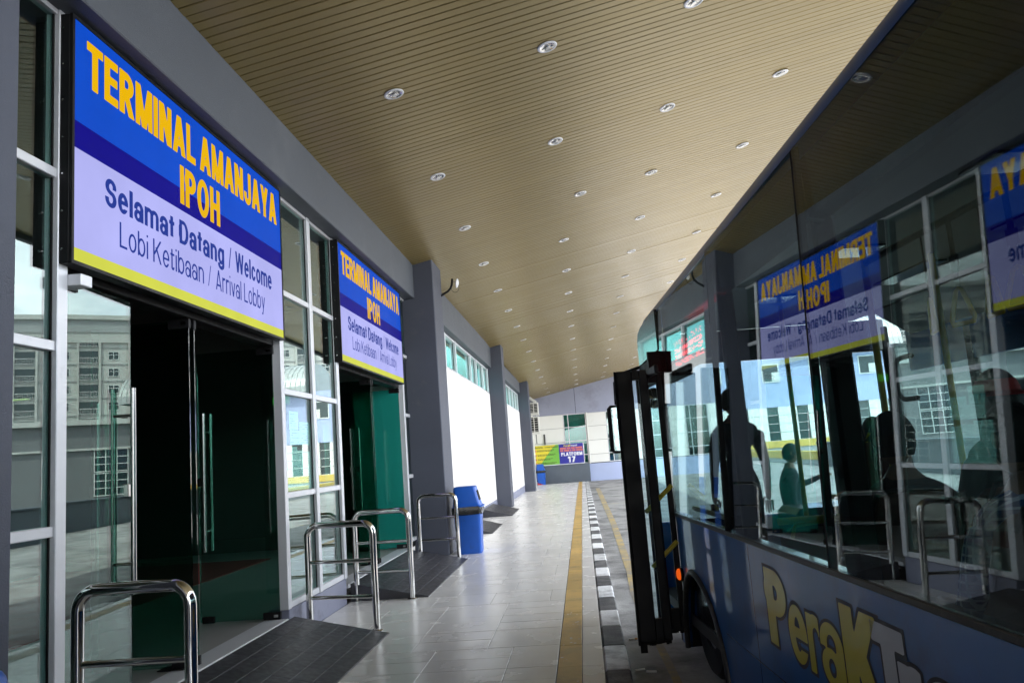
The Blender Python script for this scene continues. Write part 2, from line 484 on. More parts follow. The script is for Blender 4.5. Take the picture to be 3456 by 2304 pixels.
    def prism(s, poly, axis, a, b):
        """poly of 2-D points extruded along axis from a to b; the other two axes in x, y, z order."""
        def P(q, t):
            if axis == 0: return (t, q[0], q[1])
            if axis == 1: return (q[0], t, q[1])
            return (q[0], q[1], t)
        n = len(poly)
        vs = [P(q, a) for q in poly] + [P(q, b) for q in poly]
        fs = [tuple(range(n)), tuple(range(2 * n - 1, n - 1, -1))]
        fs += [(i, i + n, (i + 1) % n + n, (i + 1) % n) for i in range(n)]
        return s.add(vs, fs)
    def mesh(s, name, mats, smooth=None):
        me = bpy.data.meshes.new(name)
        me.from_pydata(s.v, [], s.f)
        if not isinstance(mats, (list, tuple)): mats = [mats]
        for m in mats: me.materials.append(m)
        if len(mats) > 1:
            me.polygons.foreach_set("material_index", s.mi)
        bm = bmesh.new(); bm.from_mesh(me)
        bmesh.ops.recalc_face_normals(bm, faces=bm.faces)
        bm.to_mesh(me); bm.free()
        if smooth is not None:
            me.shade_smooth()
            me.set_sharp_from_angle(angle=R(smooth))
        me.update()
        return me
    def obj(s, name, mats, parent=None, smooth=None):
        return link(name, s.mesh(name, mats, smooth), parent)

def link(name, me, parent=None):
    o = bpy.data.objects.new(name, me)
    COL.objects.link(o)
    if parent is not None: o.parent = parent
    return o
def tag(o, label=None, cat=None, group=None, kind=None):
    if label: o['label'] = label
    if cat: o['category'] = cat
    if group: o['group'] = group
    if kind: o['kind'] = kind
    return o
def thing(name, label, cat, loc=(0, 0, 0), rz=0.0, group=None):
    o = bpy.data.objects.new(name, None)
    o.empty_display_size = 0.1
    COL.objects.link(o)
    o.location = loc
    o.rotation_euler = (0, 0, rz)
    return tag(o, label, cat, group)
def struct(name, mb, m, parent=None, smooth=None):
    o = mb.obj(name, m, parent, smooth)
    if parent is None: o['kind'] = 'structure'
    return o
def box(name, m, parent, *a, c=0.0):
    return MB().box(*a, c=c).obj(name, m, parent)
def copy_tree(o, parent=None):
    c = o.copy(); COL.objects.link(c)
    if parent is not None: c.parent = parent
    for ch in list(KIDS.get(o.name, [])) or [x for x in o.children]:
        copy_tree(ch, c)
    return c
KIDS = {}

# ------------------------------------------------------------------ lettering: heavy sans-serif glyphs drawn as regions and contoured
import numpy as np
def gbox(x0, y0, x1, y1): return lambda X, Y: np.maximum(np.maximum(x0 - X, X - x1), np.maximum(y0 - Y, Y - y1))
def gell(cx, cy_, rx, ry): return lambda X, Y: (np.hypot((X - cx) / rx, (Y - cy_) / ry) - 1) * min(rx, ry)
def gbar(xa, ya, xb, yb, t):
    """slanted bar between two heights, ends cut level; t = its level width"""
    y0, y1 = min(ya, yb), max(ya, yb)
    sl = (xb - xa) / (yb - ya); k = 1 / math.sqrt(1 + sl * sl)
    return lambda X, Y: np.maximum((np.abs(X - (xa + (Y - ya) * sl)) - t / 2) * k, np.maximum(y0 - Y, Y - y1))
def gU(*f): return lambda X, Y: np.minimum.reduce([g(X, Y) for g in f])
def gI(*f): return lambda X, Y: np.maximum.reduce([g(X, Y) for g in f])
def gS(a, *b): return lambda X, Y: np.maximum.reduce([a(X, Y)] + [-g(X, Y) for g in b])
def gring(cx, cy_, rx, ry, tx, ty): return gS(gell(cx, cy_, rx, ry), gell(cx, cy_, rx - tx, ry - ty))
def gbowl(x0, x1, y0, y1, tx, ty):
    """stem-side open bowl as in P, R, D, B: flat left, round right"""
    ry = (y1 - y0) / 2; rx = min((x1 - x0) * 0.55, ry * 1.1); cy_ = (y0 + y1) / 2
    out = gU(gbox(x0, y0, x1 - rx, y1), gell(x1 - rx, cy_, rx, ry))
    inn = gU(gbox(x0 + tx, y0 + ty, x1 - rx, y1 - ty), gell(x1 - rx, cy_, rx - tx, ry - ty))
    return gS(out, inn)
def glyph_def(c, t):
    h = t * 0.82; xh = 0.735; B = 9.0
    if c == 'T': w = .62; return gU(gbox((w - t) / 2, 0, (w + t) / 2, 1), gbox(0, 1 - h, w, 1)), w
    if c == 'E': w = .57; return gU(gbox(0, 0, t, 1), gbox(0, 0, w, h), gbox(0, .5 - h / 2 + .02, w * .94, .5 + h / 2 + .02), gbox(0, 1 - h, w * .98, 1)), w
    if c == 'F': w = .54; return gU(gbox(0, 0, t, 1), gbox(0, .44, w * .9, .44 + h), gbox(0, 1 - h, w, 1)), w
    if c == 'L': w = .54; return gU(gbox(0, 0, t, 1), gbox(0, 0, w, h)), w
    if c == 'I': return gbox(0, 0, t, 1), t
    if c == 'H': w = .66; return gU(gbox(0, 0, t, 1), gbox(w - t, 0, w, 1), gbox(0, .5 - h / 2, w, .5 + h / 2)), w
    if c == 'N': w = .66; return gU(gbox(0, 0, t, 1), gbox(w - t, 0, w, 1), gbar(t * .55, 1, w - t * .55, 0, t * 1.12)), w
    if c == 'M': w = .80; return gU(gbox(0, 0, t * .92, 1), gbox(w - t * .92, 0, w, 1), gbar(t * .52, 1, w / 2, 0, t * 1.0), gbar(w - t * .52, 1, w / 2, 0, t * 1.0)), w
    if c == 'A': w = .72; return gU(gbar(t * .53, 0, w / 2, 1, t * 1.05), gbar(w - t * .53, 0, w / 2, 1, t * 1.05), gbox(w * .24, .20, w * .76, .20 + h)), w
    if c == 'V': w = .70; return gU(gbar(t * .53, 1, w / 2, 0, t * 1.05), gbar(w - t * .53, 1, w / 2, 0, t * 1.05)), w
    if c == 'W': w = 1.0; q = t * .92; return gU(gbar(q * .5, 1, w * .27, 0, q), gbar(w * .5, 1, w * .27, 0, q), gbar(w * .5, 1, w * .73, 0, q), gbar(w - q * .5, 1, w * .73, 0, q)), w
    if c == 'Y': w = .68; return gU(gbox((w - t) / 2, 0, (w + t) / 2, .44), gbar(w / 2, .40, t * .55, 1, t * 1.1), gbar(w / 2, .40, w - t * .55, 1, t * 1.1)), w
    if c == 'K': w = .70; return gU(gbox(0, 0, t, 1), gbar(t * .7, .34, w - t * .62, 1, t * 1.15), gbar(w * .36, .66, w - t * .58, 0, t * 1.15)), w
    if c == 'P': w = .62; return gU(gbox(0, 0, t, 1), gbowl(0, w, .40, 1, t, h)), w
    if c == 'R': w = .66; return gU(gbox(0, 0, t, 1), gbowl(0, w * .95, .43, 1, t, h), gbar(w * .46, .46, w - t * .55, 0, t * 1.12)), w
    if c == 'D': w = .66; return gU(gbox(0, 0, t, 1), gbowl(0, w, 0, 1, t, h)), w
    if c == 'O': w = .74; return gring(w / 2, .5, w / 2, .515, t * 1.02, h), w
    if c == 'J':
        w = .58; r = w / 2; tj = min(t, .22)
        return gU(gbox(w - t, .28, w, 1), gI(gring(r, .28, r, .295, tj, h), gU(gbox(-B, -B, B, .28), gbox(-B, -B, tj, .36)))), w
    if c == 'S':
        w = .60; up = gring(w / 2, .725, w / 2 * .96, .285, t, h); lo = gring(w / 2, .285, w / 2, .30, t, h)
        m = .505
        return gU(gS(up, gbox(w / 2, -B, B, .66)), gS(lo, gbox(-B, .33, w / 2, B)), gbox(w * .42, m - h / 2, w * .58, m + h / 2)), w
    if c == '1': w = .42; return gU(gbox(w - t, 0, w, 1), gI(gbar(w * .9, 1.05, -.02, .66, t * 1.9), gbox(0, .62, w, 1))), w
    if c == '7': w = .58; return gU(gbox(0, 1 - h, w, 1), gbar(w * .30, 0, w - t * .62, 1 - h * .5, t * 1.15)), w
    if c == '/': w = .34; return gbar(t * .35, 0, w - t * .35, 1.03, t * .7), w
    # lower case
    r = xh / 2
    if c == 'o': w = .58; return gring(w / 2, r, w / 2, r + .012, t, h), w
    if c == 'e': w = .56; return gU(gS(gring(w / 2, r, w / 2, r + .012, t, h), gbox(w * .5, r * .50, B, r * .86)), gbox(t * .5, r * .86, w * .985, r * .86 + h * .9)), w
    if c == 'c': w = .54; return gS(gring(w / 2, r, w / 2, r + .012, t, h), gbox(w * .58, r * .66, B, r * 1.34)), w
    if c == 's': f, w = glyph_def('S', t * 1.25); k = xh; return (lambda X, Y: f(X / (k * 1.12), Y / k) * k), w * k * 1.12
    if c == 'l': return gbox(0, 0, t, 1), t
    if c == 'i': return gU(gbox(0, 0, t, xh), gbox(0, 1 - h, t, 1)), t
    if c == 't': w = .36; s = w * .22; return gU(gbox(s, h * .6, s + t, .93), gbox(0, xh - h * .95, w, xh), gI(gring(s + t + .02, .14, t + .02, .145, t, h), gbox(-B, -B, w, .14))), w
    if c == 'n': w = .55; return gU(gbox(0, 0, t, xh), gbox(w - t, 0, w, xh - .22), gI(gring(w / 2, xh - .25, w / 2, .262, t, h), gbox(-B, xh - .25, B, B))), w
    if c == 'r': w = .38; return gU(gbox(0, 0, t, xh), gI(gring(w * .70, xh - .27, w * .70, .282, t, h * 1.15), gbox(-B, xh - .25, w, B))), w
    if c == 'm':
        w = .88; q = t * .95; a = (w - q) / 2
        arc = lambda x: gI(gring(x + (a + q) / 2, xh - .24, (a + q) / 2, .252, q, h), gbox(-B, xh - .24, B, B))
        return gU(gbox(0, 0, q, xh), gbox(a, 0, a + q, xh - .22), gbox(w - q, 0, w, xh - .22), arc(0), arc(a)), w
    if c == 'a':
        w = .55
        return gU(gbox(w - t, 0, w, xh - .24), gI(gring(w / 2, xh - .25, w / 2, .262, t, h), gU(gbox(-B, xh - .25, B, B), gbox(-B, xh - .30, t, B))), gring(w * .44, .215, w * .44, .228, t * .92, h * .85)), w
    if c == 'b': w = .58; return gU(gbox(0, 0, t, 1), gring(w / 2, r, w / 2, r + .012, t, h)), w
    if c == 'g':
        w = .57
        return gU(gbox(w - t, -.02, w, xh), gring(w / 2, r, w / 2, r + .012, t, h), gI(gring(w / 2, -.02, w / 2, .245, t, h), gU(gbox(-B, -B, B, -.02), gbox(-B, -B, t, .02)))), w
    if c == 'h': w = .55; return gU(gbox(0, 0, t, 1), gbox(w - t, 0, w, xh - .22), gI(gring(w / 2, xh - .25, w / 2, .262, t, h), gbox(-B, xh - .25, B, B))), w
    if c == 'u': w = .55; return gU(gbox(w - t, 0, w, xh), gbox(0, .22, t, xh), gI(gring(w / 2, .25, w / 2, .262, t, h), gbox(-B, -B, B, .25))), w
    if c == 'B': w = .64; return gU(gbox(0, 0, t, 1), gbowl(0, w, 0, .55, t, h), gbowl(0, w * .94, .55 - h, 1, t, h)), w
    if c == 'j': w = t + .06; return gU(gbox(w - t, -.2, w, xh), gbox(w - t, 1 - h, w, 1), gbox(0, -.26, w, -.26 + h)), w
    if c == 'v': w = .54; return gU(gbar(t * .52, xh, w / 2, 0, t * 1.02), gbar(w - t * .52, xh, w / 2, 0, t * 1.02)), w
    if c == 'y': w = .55; return gU(gbar(t * .52, xh, w / 2, .02, t * 1.02), gbar(w - t * .52, xh, w * .30, -.26, t * 1.0), gbox(w * .08, -.27, w * .36, -.27 + h)), w
    return gbox(0, 0, .01, .01), .28
GCACHE = {}
def glyph(c, t, grow=0.0, step=0.0235):
    key = (c, round(t, 3), round(grow, 3))
    if key in GCACHE: return GCACHE[key]
    f, w = glyph_def(c, t)
    m = grow + 0.04
    nx = int((w + 2 * m) / step) + 2; ny = int((1.42 + 2 * m) / step) + 2
    xs_ = -m + step * np.arange(nx) ; ys_ = -0.36 - grow + step * np.arange(ny)
    X, Y = np.meshgrid(xs_, ys_)
    D = f(X, Y) - grow + 1e-5
    vs = {}; V = []; F_ = []
    def vid(k, p):
        if k not in vs: vs[k] = len(V); V.append(p)
        return vs[k]
    ins = D < 0
    cells = np.argwhere(ins[:-1, :-1] | ins[1:, :-1] | ins[:-1, 1:] | ins[1:, 1:])
    for (j, i) in cells:
        cor = [(j, i), (j, i + 1), (j + 1, i + 1), (j + 1, i)]
        poly = []
        for q in range(4):
            a, b = cor[q], cor[(q + 1) % 4]
            da, db = D[a], D[b]
            if da < 0: poly.append(vid(a, (X[a], Y[a])))
            if (da < 0) != (db < 0):
                tt = da / (da - db)
                poly.append(vid((min(a, b), max(a, b)), (X[a] + (X[b] - X[a]) * tt, Y[a] + (Y[b] - Y[a]) * tt)))
        if len(poly) >= 3: F_.append(tuple(poly))
    GCACHE[key] = (V, F_, w)
    return GCACHE[key]
def words_mesh(body, t, width, height, gap=0.09, space=0.26, grow=0.0):
    """One line of lettering: cap height = height, overall width = width, baseline at y = 0."""
    V = []; F_ = []; x = 0.0
    for c in body:
        if c == ' ': x += space; continue
        v, f, w = glyph(c, t, grow)
        o = len(V)
        V += [(x + p[0], p[1], 0.0) for p in v]; F_ += [tuple(i + o for i in q) for q in f]
        x += w + gap
    x -= gap
    sx = width / x
    me = bpy.data.meshes.new("lettering")
    me.from_pydata([(p[0] * sx, p[1] * height, 0.0) for p in V], [], F_)
    me.update()
    return me
def place_line(name, body, m, parent, o, ux, uy, t, width, height, **kw):
    me = words_mesh(body, t, width, height, **kw)
    me.materials.append(m)
    ob = link(name, me, parent)
    ux, uy = Vector(ux), Vector(uy); uz = ux.cross(uy)
    ob.matrix_local = Matrix(((ux.x, uy.x, uz.x, o[0]), (ux.y, uy.y, uz.y, o[1]), (ux.z, uy.z, uz.z, o[2]), (0, 0, 0, 1)))
    return ob

# fall of the far platform (drainage) and of the far soffit
def zf(y): return -0.0075 * max(0.0, y - 22.0)
def zc(x, y): return 5.28 + 0.2 * x - 0.0225 * max(0.0, y - 22.0)
Y_FAR = 42.0
ROAD_Z = -0.17

# ================================================================== SETTING: ground, road, platform
struct("ground", MB().box(-300, 400, -300, 400, ROAD_Z - 1.0, ROAD_Z - 0.012), M_ground)
struct("road", MB().add([(0.2, -40, ROAD_Z), (60, -40, ROAD_Z), (60, 120, ROAD_Z), (0.2, 120, ROAD_Z)], [(0, 1, 2, 3)])
       .add([(0.2, -40, ROAD_Z - .01), (60, -40, ROAD_Z - .01), (60, 120, ROAD_Z - .01), (0.2, 120, ROAD_Z - .01)], [(3, 2, 1, 0)]), M_road)
# worn yellow edge line and a cross line
mk = MB()
pts_l = [(-6, .50), (5.9, .50), (9.3, .41), (10.9, .455), (17.6, .49), (34, .44)]
pts_r = [(-6, .56), (5.9, .56), (9.3, .50), (10.9, .56), (17.6, .62), (34, .62)]
vs = []; fs = []
for (ya, xa), (yb, xb) in zip(pts_l, pts_r):
    vs += [(xa, ya, ROAD_Z + .004), (xb, yb, ROAD_Z + .004)]
for i in range(len(pts_l) - 1):
    fs.append((2 * i, 2 * i + 1, 2 * i + 3, 2 * i + 2))
mk.add(vs, fs)
mk.add([(0.62, 24.0, ROAD_Z + .004), (3.4, 24.0, ROAD_Z + .004), (3.4, 24.12, ROAD_Z + .004), (0.62, 24.12, ROAD_Z + .004)], [(0, 1, 2, 3)])
struct("road_marking", mk, M_yline)

# platform: sloping body with the tiles laid on it one by one
def strip_body(x0, x1, z_off, ya, yb, zbot):
    mb = MB()
    ys = [ya, 22.0, yb]
    vs = []
    for y in ys:
        z = zf(y) + z_off
        vs += [(x0, y, zbot), (x1, y, zbot), (x1, y, z), (x0, y, z)]
    fs = []
    for i in range(2):
        a = 4 * i; b = a + 4
        fs += [(a, a + 1, b + 1, b), (a + 1, a + 2, b + 2, b + 1), (a + 2, a + 3, b + 3, b + 2), (a + 3, a, b, b + 3)]
    fs += [(0, 3, 2, 1), (8, 9, 10, 11)]
    return mb.add(vs, fs)
platform = struct("platform_floor", strip_body(-2.95, 0.028, -0.006, -45.0, Y_FAR - 0.3, -0.6), M_grout)

TILE_CACHE = {}
def tile_mesh(w, l, t, m, c=0.0015):
    k = (round(w, 3), round(l, 3), m.name)
    if k not in TILE_CACHE:
        TILE_CACHE[k] = MB().box(0, w, 0, l, -t, 0, c=c).mesh("tile", m)
    return TILE_CACHE[k]
tiles = []
G = 0.0048
mod = 0.62
y = -1.0
band = 0
rng = random.Random(3)
XL, XR = -2.74, -0.305
while y < Y_FAR - 1.0:
    x = XL - rng.choice((0.0, 0.2, 0.41))
    while x < XR - 0.02:
        x0, x1 = max(x, XL), min(x + mod, XR)
        if x1 - x0 > 0.03:
            if rng.random() < 0.42:
                tiles.append((x0, y, x1 - x0, mod))
            else:
                tiles.append((x0, y, x1 - x0, mod / 2)); tiles.append((x0, y + mod / 2, x1 - x0, mod / 2))
        x += mod
    band += 1
    y += mod
def in_view(x, y):
    return y > 3.0
vis = sorted([t for t in tiles if in_view(t[0], t[1])], key=lambda t: t[1])
rest = [t for t in tiles if not in_view(t[0], t[1])] + vis[296:]
for (x, y, w, l) in vis[:296]:
    o = link("tile", tile_mesh(w - G, l - G, 0.012, M_tile), platform)
    o.location = (x + G / 2, y + G / 2, zf(y) + rng.uniform(-0.0006, 0.0006))
mb = MB()
for (x, y, w, l) in rest:
    mb.box(x + G / 2, x + w - G / 2, y + G / 2, y + l - G / 2, zf(y) - 0.012, zf(y))
o = mb.obj("far_tiles", M_tile, platform); o['kind'] = 'stuff'

# yellow tactile line and the pale edge tiles beside the kerb
tact = struct("yellow_line", strip_body(-0.302, -0.128, -0.004, -45.0, Y_FAR - 0.31, -0.5), M_grout)
tact.location.z = 0.0
y = -1.0
while y < Y_FAR - 0.85:
    o = link("tile", tile_mesh(0.168, 0.612, 0.012, M_yellowtile), tact)
    o.location = (-0.299 + rng.uniform(-.0015, .0015), y, zf(y) + 0.0015 + rng.uniform(-.0008, .0008))
    y += 0.616
fl_ = MB()
for q in range(26):
    yy = rng.choice((5.3, 5.9, 6.5, 7.1, 7.6)) + rng.uniform(-0.12, 0.12); xx = rng.uniform(-0.285, -0.15); a_ = rng.uniform(0.004, 0.016)
    fl_.add([(xx, yy, 0.0035), (xx + a_, yy + a_ * .3, 0.0035), (xx + a_ * 1.2, yy + a_ * 1.6, 0.0035), (xx - a_ * .2, yy + a_ * 1.1, 0.0035)], [(0, 1, 2, 3)])
o = fl_.obj("paint_fleck", M_kwhite, tact); o['kind'] = 'stuff'
edge = struct("platform_edge", strip_body(-0.126, 0.026, -0.004, -45.0, Y_FAR - 0.31, -0.5), M_grout)
y = -1.0
while y < Y_FAR - 0.85:
    o = link("tile", tile_mesh(0.148, 0.612, 0.012, M_tile), edge)
    o.location = (-0.1245, y, zf(y) + 0.001)
    y += 0.616
# kerb: black and white painted stones
kerb = struct("kerb", strip_body(0.032, 0.188, -0.02, -45.0, Y_FAR - 0.5, -0.6), M_grout)
kw = MB().box(0, 0.172, 0, 0.660, -0.19, 0, c=0.012).mesh("kerb_stone", M_kwhite)
kb = MB().box(0, 0.172, 0, 0.660, -0.19, 0, c=0.012).mesh("kerb_stone", M_kblack)
i = 0
y = 5.66 - 0.667 * 12
while y < Y_FAR - 1.0:
    o = link("kerb_stone", kw if i % 2 == 0 else kb, kerb)
    o.location = (0.031 + rng.uniform(-.002, .002), y + 0.003, zf(y) + rng.uniform(-.002, .002))
    i += 1
    y += 0.667

# ================================================================== CEILING: metal strips
ceiling = MB()
vs = []
for y in (-45.0, 22.0, Y_FAR + 0.4):  # unseen stretch behind the camera, lengthened to cut light from there
    for (x, dz) in ((-3.2, 0.03), (4.2, 0.03), (4.2, 0.32), (-3.2, 0.32)):
        vs.append((x, y, zc(x, y) + dz))
fs = []
for i in range(2):
    a = 4 * i; b = a + 4
    for k in range(4):
        fs.append((a + k, a + (k + 1) % 4, b + (k + 1) % 4, b + k))
fs += [(3, 2, 1, 0), (8, 9, 10, 11)]
ceiling.add(vs, fs)
ceiling = struct("ceiling", ceiling, M_ceilback)
SLOPE = math.atan(0.2)
SL_LEN = 7.36 / math.cos(SLOPE)
def strip_poly(w=0.0925):
    return [(-w / 2, 0.022), (-w / 2, 0.004), (-w / 2 + 0.005, 0.0), (w / 2 - 0.005, 0.0), (w / 2, 0.004), (w / 2, 0.022), (w / 2 - 0.004, 0.022), (w / 2 - 0.006, 0.006), (-w / 2 + 0.006, 0.006), (-w / 2 + 0.004, 0.022)]
strip_me = MB().prism(strip_poly(), 0, 0.0, SL_LEN).mesh("ceiling_strip", M_ceil)
def strip_at(k):
    y = 4.05 + 0.1 * k
    M = Matrix.Translation((-3.18, y, zc(-3.18, y))) @ Matrix.Rotation(-SLOPE, 4, 'Y')
    return y, M
N_IND = 260
mb = MB()
k = -200
while True:
    y, M = strip_at(k)
    if y > Y_FAR - 0.05: break
    if 0 <= k < N_IND:
        o = link("ceiling_strip", strip_me, ceiling)
        M2 = M.copy(); M2.translation.z += rng.uniform(-.0008, .0008) - (rng.uniform(0.002, 0.005) if rng.random() < 0.07 else 0.0)
        M2 = M2 @ Matrix.Rotation(rng.uniform(-.012, .012), 4, 'X')
        o.matrix_local = M2
    else:
        mb.add([M @ v.co for v in strip_me.vertices], [tuple(p.vertices) for p in strip_me.polygons])
    k += 1
o = mb.obj("far_ceiling_strips", M_ceil, ceiling); o['kind'] = 'stuff'
# canopy edge
mbf = MB()
for (ya, yb) in ((-45.0, 22.0), (22.0, Y_FAR + 0.4)):
    for (z0, z1, x0, x1) in ((-0.10, 0.36, 4.2, 4.32),):
        v8 = []
        for y in (ya, yb):
            for (x, z) in ((x0, z0), (x1, z0), (x1, z1), (x0, z1)):
                v8.append((x, y, zc(4.2, y) + z))
        mbf.add(v8, [(0, 1, 2, 3), (7, 6, 5, 4), (0, 4, 5, 1), (1, 5, 6, 2), (2, 6, 7, 3), (3, 7, 4, 0)])
mbf.obj("canopy_fascia", M_beam, ceiling)

# downlights
def make_downlight():
    t = thing("downlight", "x", "downlight", group="recessed downlights in the platform ceiling")
    ring = MB().lathe([(0.094, 0.0), (0.097, -0.007), (0.092, -0.012), (0.078, -0.013), (0.074, -0.010), (0.074, -0.001)], n=28).obj("trim_ring", M_antenna, t, smooth=40)
    refl = MB().lathe([(0.074, -0.011), (0.058, -0.005), (0.036, -0.0015), (0.0, -0.001)], n=20).obj("reflector", M_chrome, t)
    lamp = MB().lathe([(0.0, -0.016), (0.016, -0.0155), (0.02, -0.012), (0.02, -0.001)], n=14).obj("lamp", M_chrome_dull, t, smooth=40)
    fin = MB()
    for q in range(5):
        a = q * PI / 5
        fin.box(-0.07, 0.07, -0.0012, 0.0012, -0.0085, -0.0015, M=Matrix.Rotation(a, 4, 'Z'))
    fin.obj("louvre", M_chrome, t)
    return t
ROWS = [2.3, 4.6, 6.93, 9.22, 11.5, 13.83, 16.26, 18.68, 21.2, 23.6, 26.0, 28.5, 31.1, 33.6, 36.1, 38.6, 40.6]
COLX = [-1.49, 0.0, 1.40, 2.79]
CN = ["wall side", "second line from the wall", "third line from the wall", "outer line near the canopy edge"]
ORD = ["first", "second", "third", "fourth", "fifth", "sixth", "seventh", "eighth", "ninth", "tenth", "eleventh", "twelfth", "thirteenth", "fourteenth", "fifteenth", "sixteenth", "seventeenth"]
proto = make_downlight()
first = True
for ri, y in enumerate(ROWS):
    for ci, x in enumerate(COLX):
        if ri < 2 and ci != 1 and ci != 2: continue
        xx = 0.31 if (ri == 4 and ci == 1) else x
        if first: t = proto; first = False
        else:
            t = proto.copy(); COL.objects.link(t)
            for ch in proto.children:
                c = ch.copy(); COL.objects.link(c); c.parent = t
        t.location = (xx, y, zc(xx, y) - 0.001)
        t.rotation_euler = (0, -SLOPE, rng.uniform(-0.4, 0.4))
        t['label'] = "round chrome downlight, %s row from the camera, %s" % (ORD[ri], CN[ci]) if ri > 1 else "round chrome downlight overhead before the signs, %s row, %s" % (ORD[ri], CN[ci])

# ================================================================== TERMINAL BUILDING
T = thing("terminal_building", "grey terminal building along the platform with glass shopfront, pillars and beams", "building", (-2.74, 0, 0))
TX = Vector((2.74, 0, 0))                     # children are written in world coordinates: shift them back
def tb(name, mb, m, parent=None, smooth=None):
    o = mb.obj(name, m, parent or T, smooth)
    if parent is None: o.location = TX
    return o
PILLARS = [(-18.6, -17.8, -2.3), (-8.2, -7.4, -2.28), (2.10, 2.97, -2.26), (12.63, 13.46, -2.235), (23.3, 24.0, -2.175), (33.5, 34.4, -2.10)]
for (a, b, x) in PILLARS:
    z0 = zf(b) - 0.02
    tb("pillar", MB().box(x - 0.55, x, a, b, z0, zc(x, b) + 0.02, c=0.012), M_slate)
BEAMS = [(-45.0, 2.10, -2.57, 4.19), (2.97, 12.63, -2.56, 4.19), (13.46, 23.3, -2.50, 4.13), (24.0, 33.5, -2.44, 4.10), (34.4, Y_FAR, -2.40, 3.95)]
for (a, b, x, z) in BEAMS:
    tb("beam", MB().box(x - 0.45, x, a, b, z, zc(x, b) + 0.05, c=0.008), M_beam)
tb("head_lining", MB().box(-3.0, -2.735, 2.97, 12.62, 4.225, 4.30), M_black)
# plinths under the glazing
for (a, b) in ((-45.0, 2.10), (2.97, 3.90), (7.12, 8.84)):
    tb("plinth", MB().box(-2.95, -2.75, a, b, -0.02, 0.27, c=0.006), M_plinth)
tb("plinth", MB().box(-2.95, -2.60, 13.46, 23.3, -0.03, 0.24, c=0.006), M_plinth)
tb("plinth", MB().box(-2.9, -2.53, 24.0, 33.5, -0.15, 0.2, c=0.006), M_plinth)
tb("rear_wall", MB().box(-2.95, -2.78, -45.0, 2.10, 0.27, 4.25), M_slate)  # unseen wall behind the camera, extended to keep light out
tb("end_wall", MB().box(-2.9, -2.47, 34.4, Y_FAR, -0.3, 3.95), M_white)

# window bays
def window_bay(mulls, zs, x=-2.735, gx=-2.778, name="window", end_mulls=True, mw=0.085, th=0.055, gm=None, skip_bottom=False):
    """mulls: y of the mullion centres; zs: heights of the transom centres."""
    w = bpy.data.objects.new(name, None); COL.objects.link(w); w.parent = T; w.location = (x + 2.74, mulls[0], 0)
    off = Vector((-x, -mulls[0], 0))
    def put(n, mb, m):
        o = mb.obj(n, m, w); o.location = off; return o
    for y in mulls:
        put("mullion", MB().box(gx - 0.04, x, y - mw / 2, y + mw / 2, zs[0] - th / 2, zs[-1] + th / 2, c=0.004), M_alu)
    for i in range(len(mulls) - 1):
        a, b = mulls[i] + mw / 2, mulls[i + 1] - mw / 2
        for z in zs:
            put("transom", MB().box(gx - 0.03, x - 0.012, a, b, z - th / 2, z + th / 2, c=0.004), M_alu)
        for j in range(len(zs) - 1):
            put("pane", MB().box(gx - 0.004, gx + 0.004, a - 0.004, b + 0.004, zs[j] + th / 2 - 0.004, zs[j + 1] - th / 2 + 0.004), gm or G_shop)
            for (ga, gb) in ((a, a + 0.012), (b - 0.012, b)):
                put("gasket", MB().box(gx + 0.005, gx + 0.012, ga, gb, zs[j] + th / 2, zs[j + 1] - th / 2), M_rubber)
    return w
ZS = [0.305, 1.285, 2.255, 3.22, 4.19]
window_bay([2.93, 3.945], ZS)
window_bay([7.105, 7.975, 8.81], ZS)
window_bay([12.22, 12.90], ZS)
# high windows over the backlit panels, with a recess
for (ms, x, z0, z1) in (([13.5, 15.85, 17.23, 19.6, 20.7, 22.1, 23.27], -2.62, 3.36, 4.09), ([24.05, 26.0, 27.4, 29.6, 31.0, 32.3, 33.46], -2.55, 3.30, 4.05)):
    window_bay(ms, [z0 + 0.03, z1], x=x, gx=x - 0.07, mw=0.07, th=0.05, gm=G_teal)
# the shut boarding behind the panels
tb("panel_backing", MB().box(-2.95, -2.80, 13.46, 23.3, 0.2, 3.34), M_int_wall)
tb("panel_backing", MB().box(-2.95, -2.75, 24.0, 33.5, 0.1, 3.30), M_int_wall)

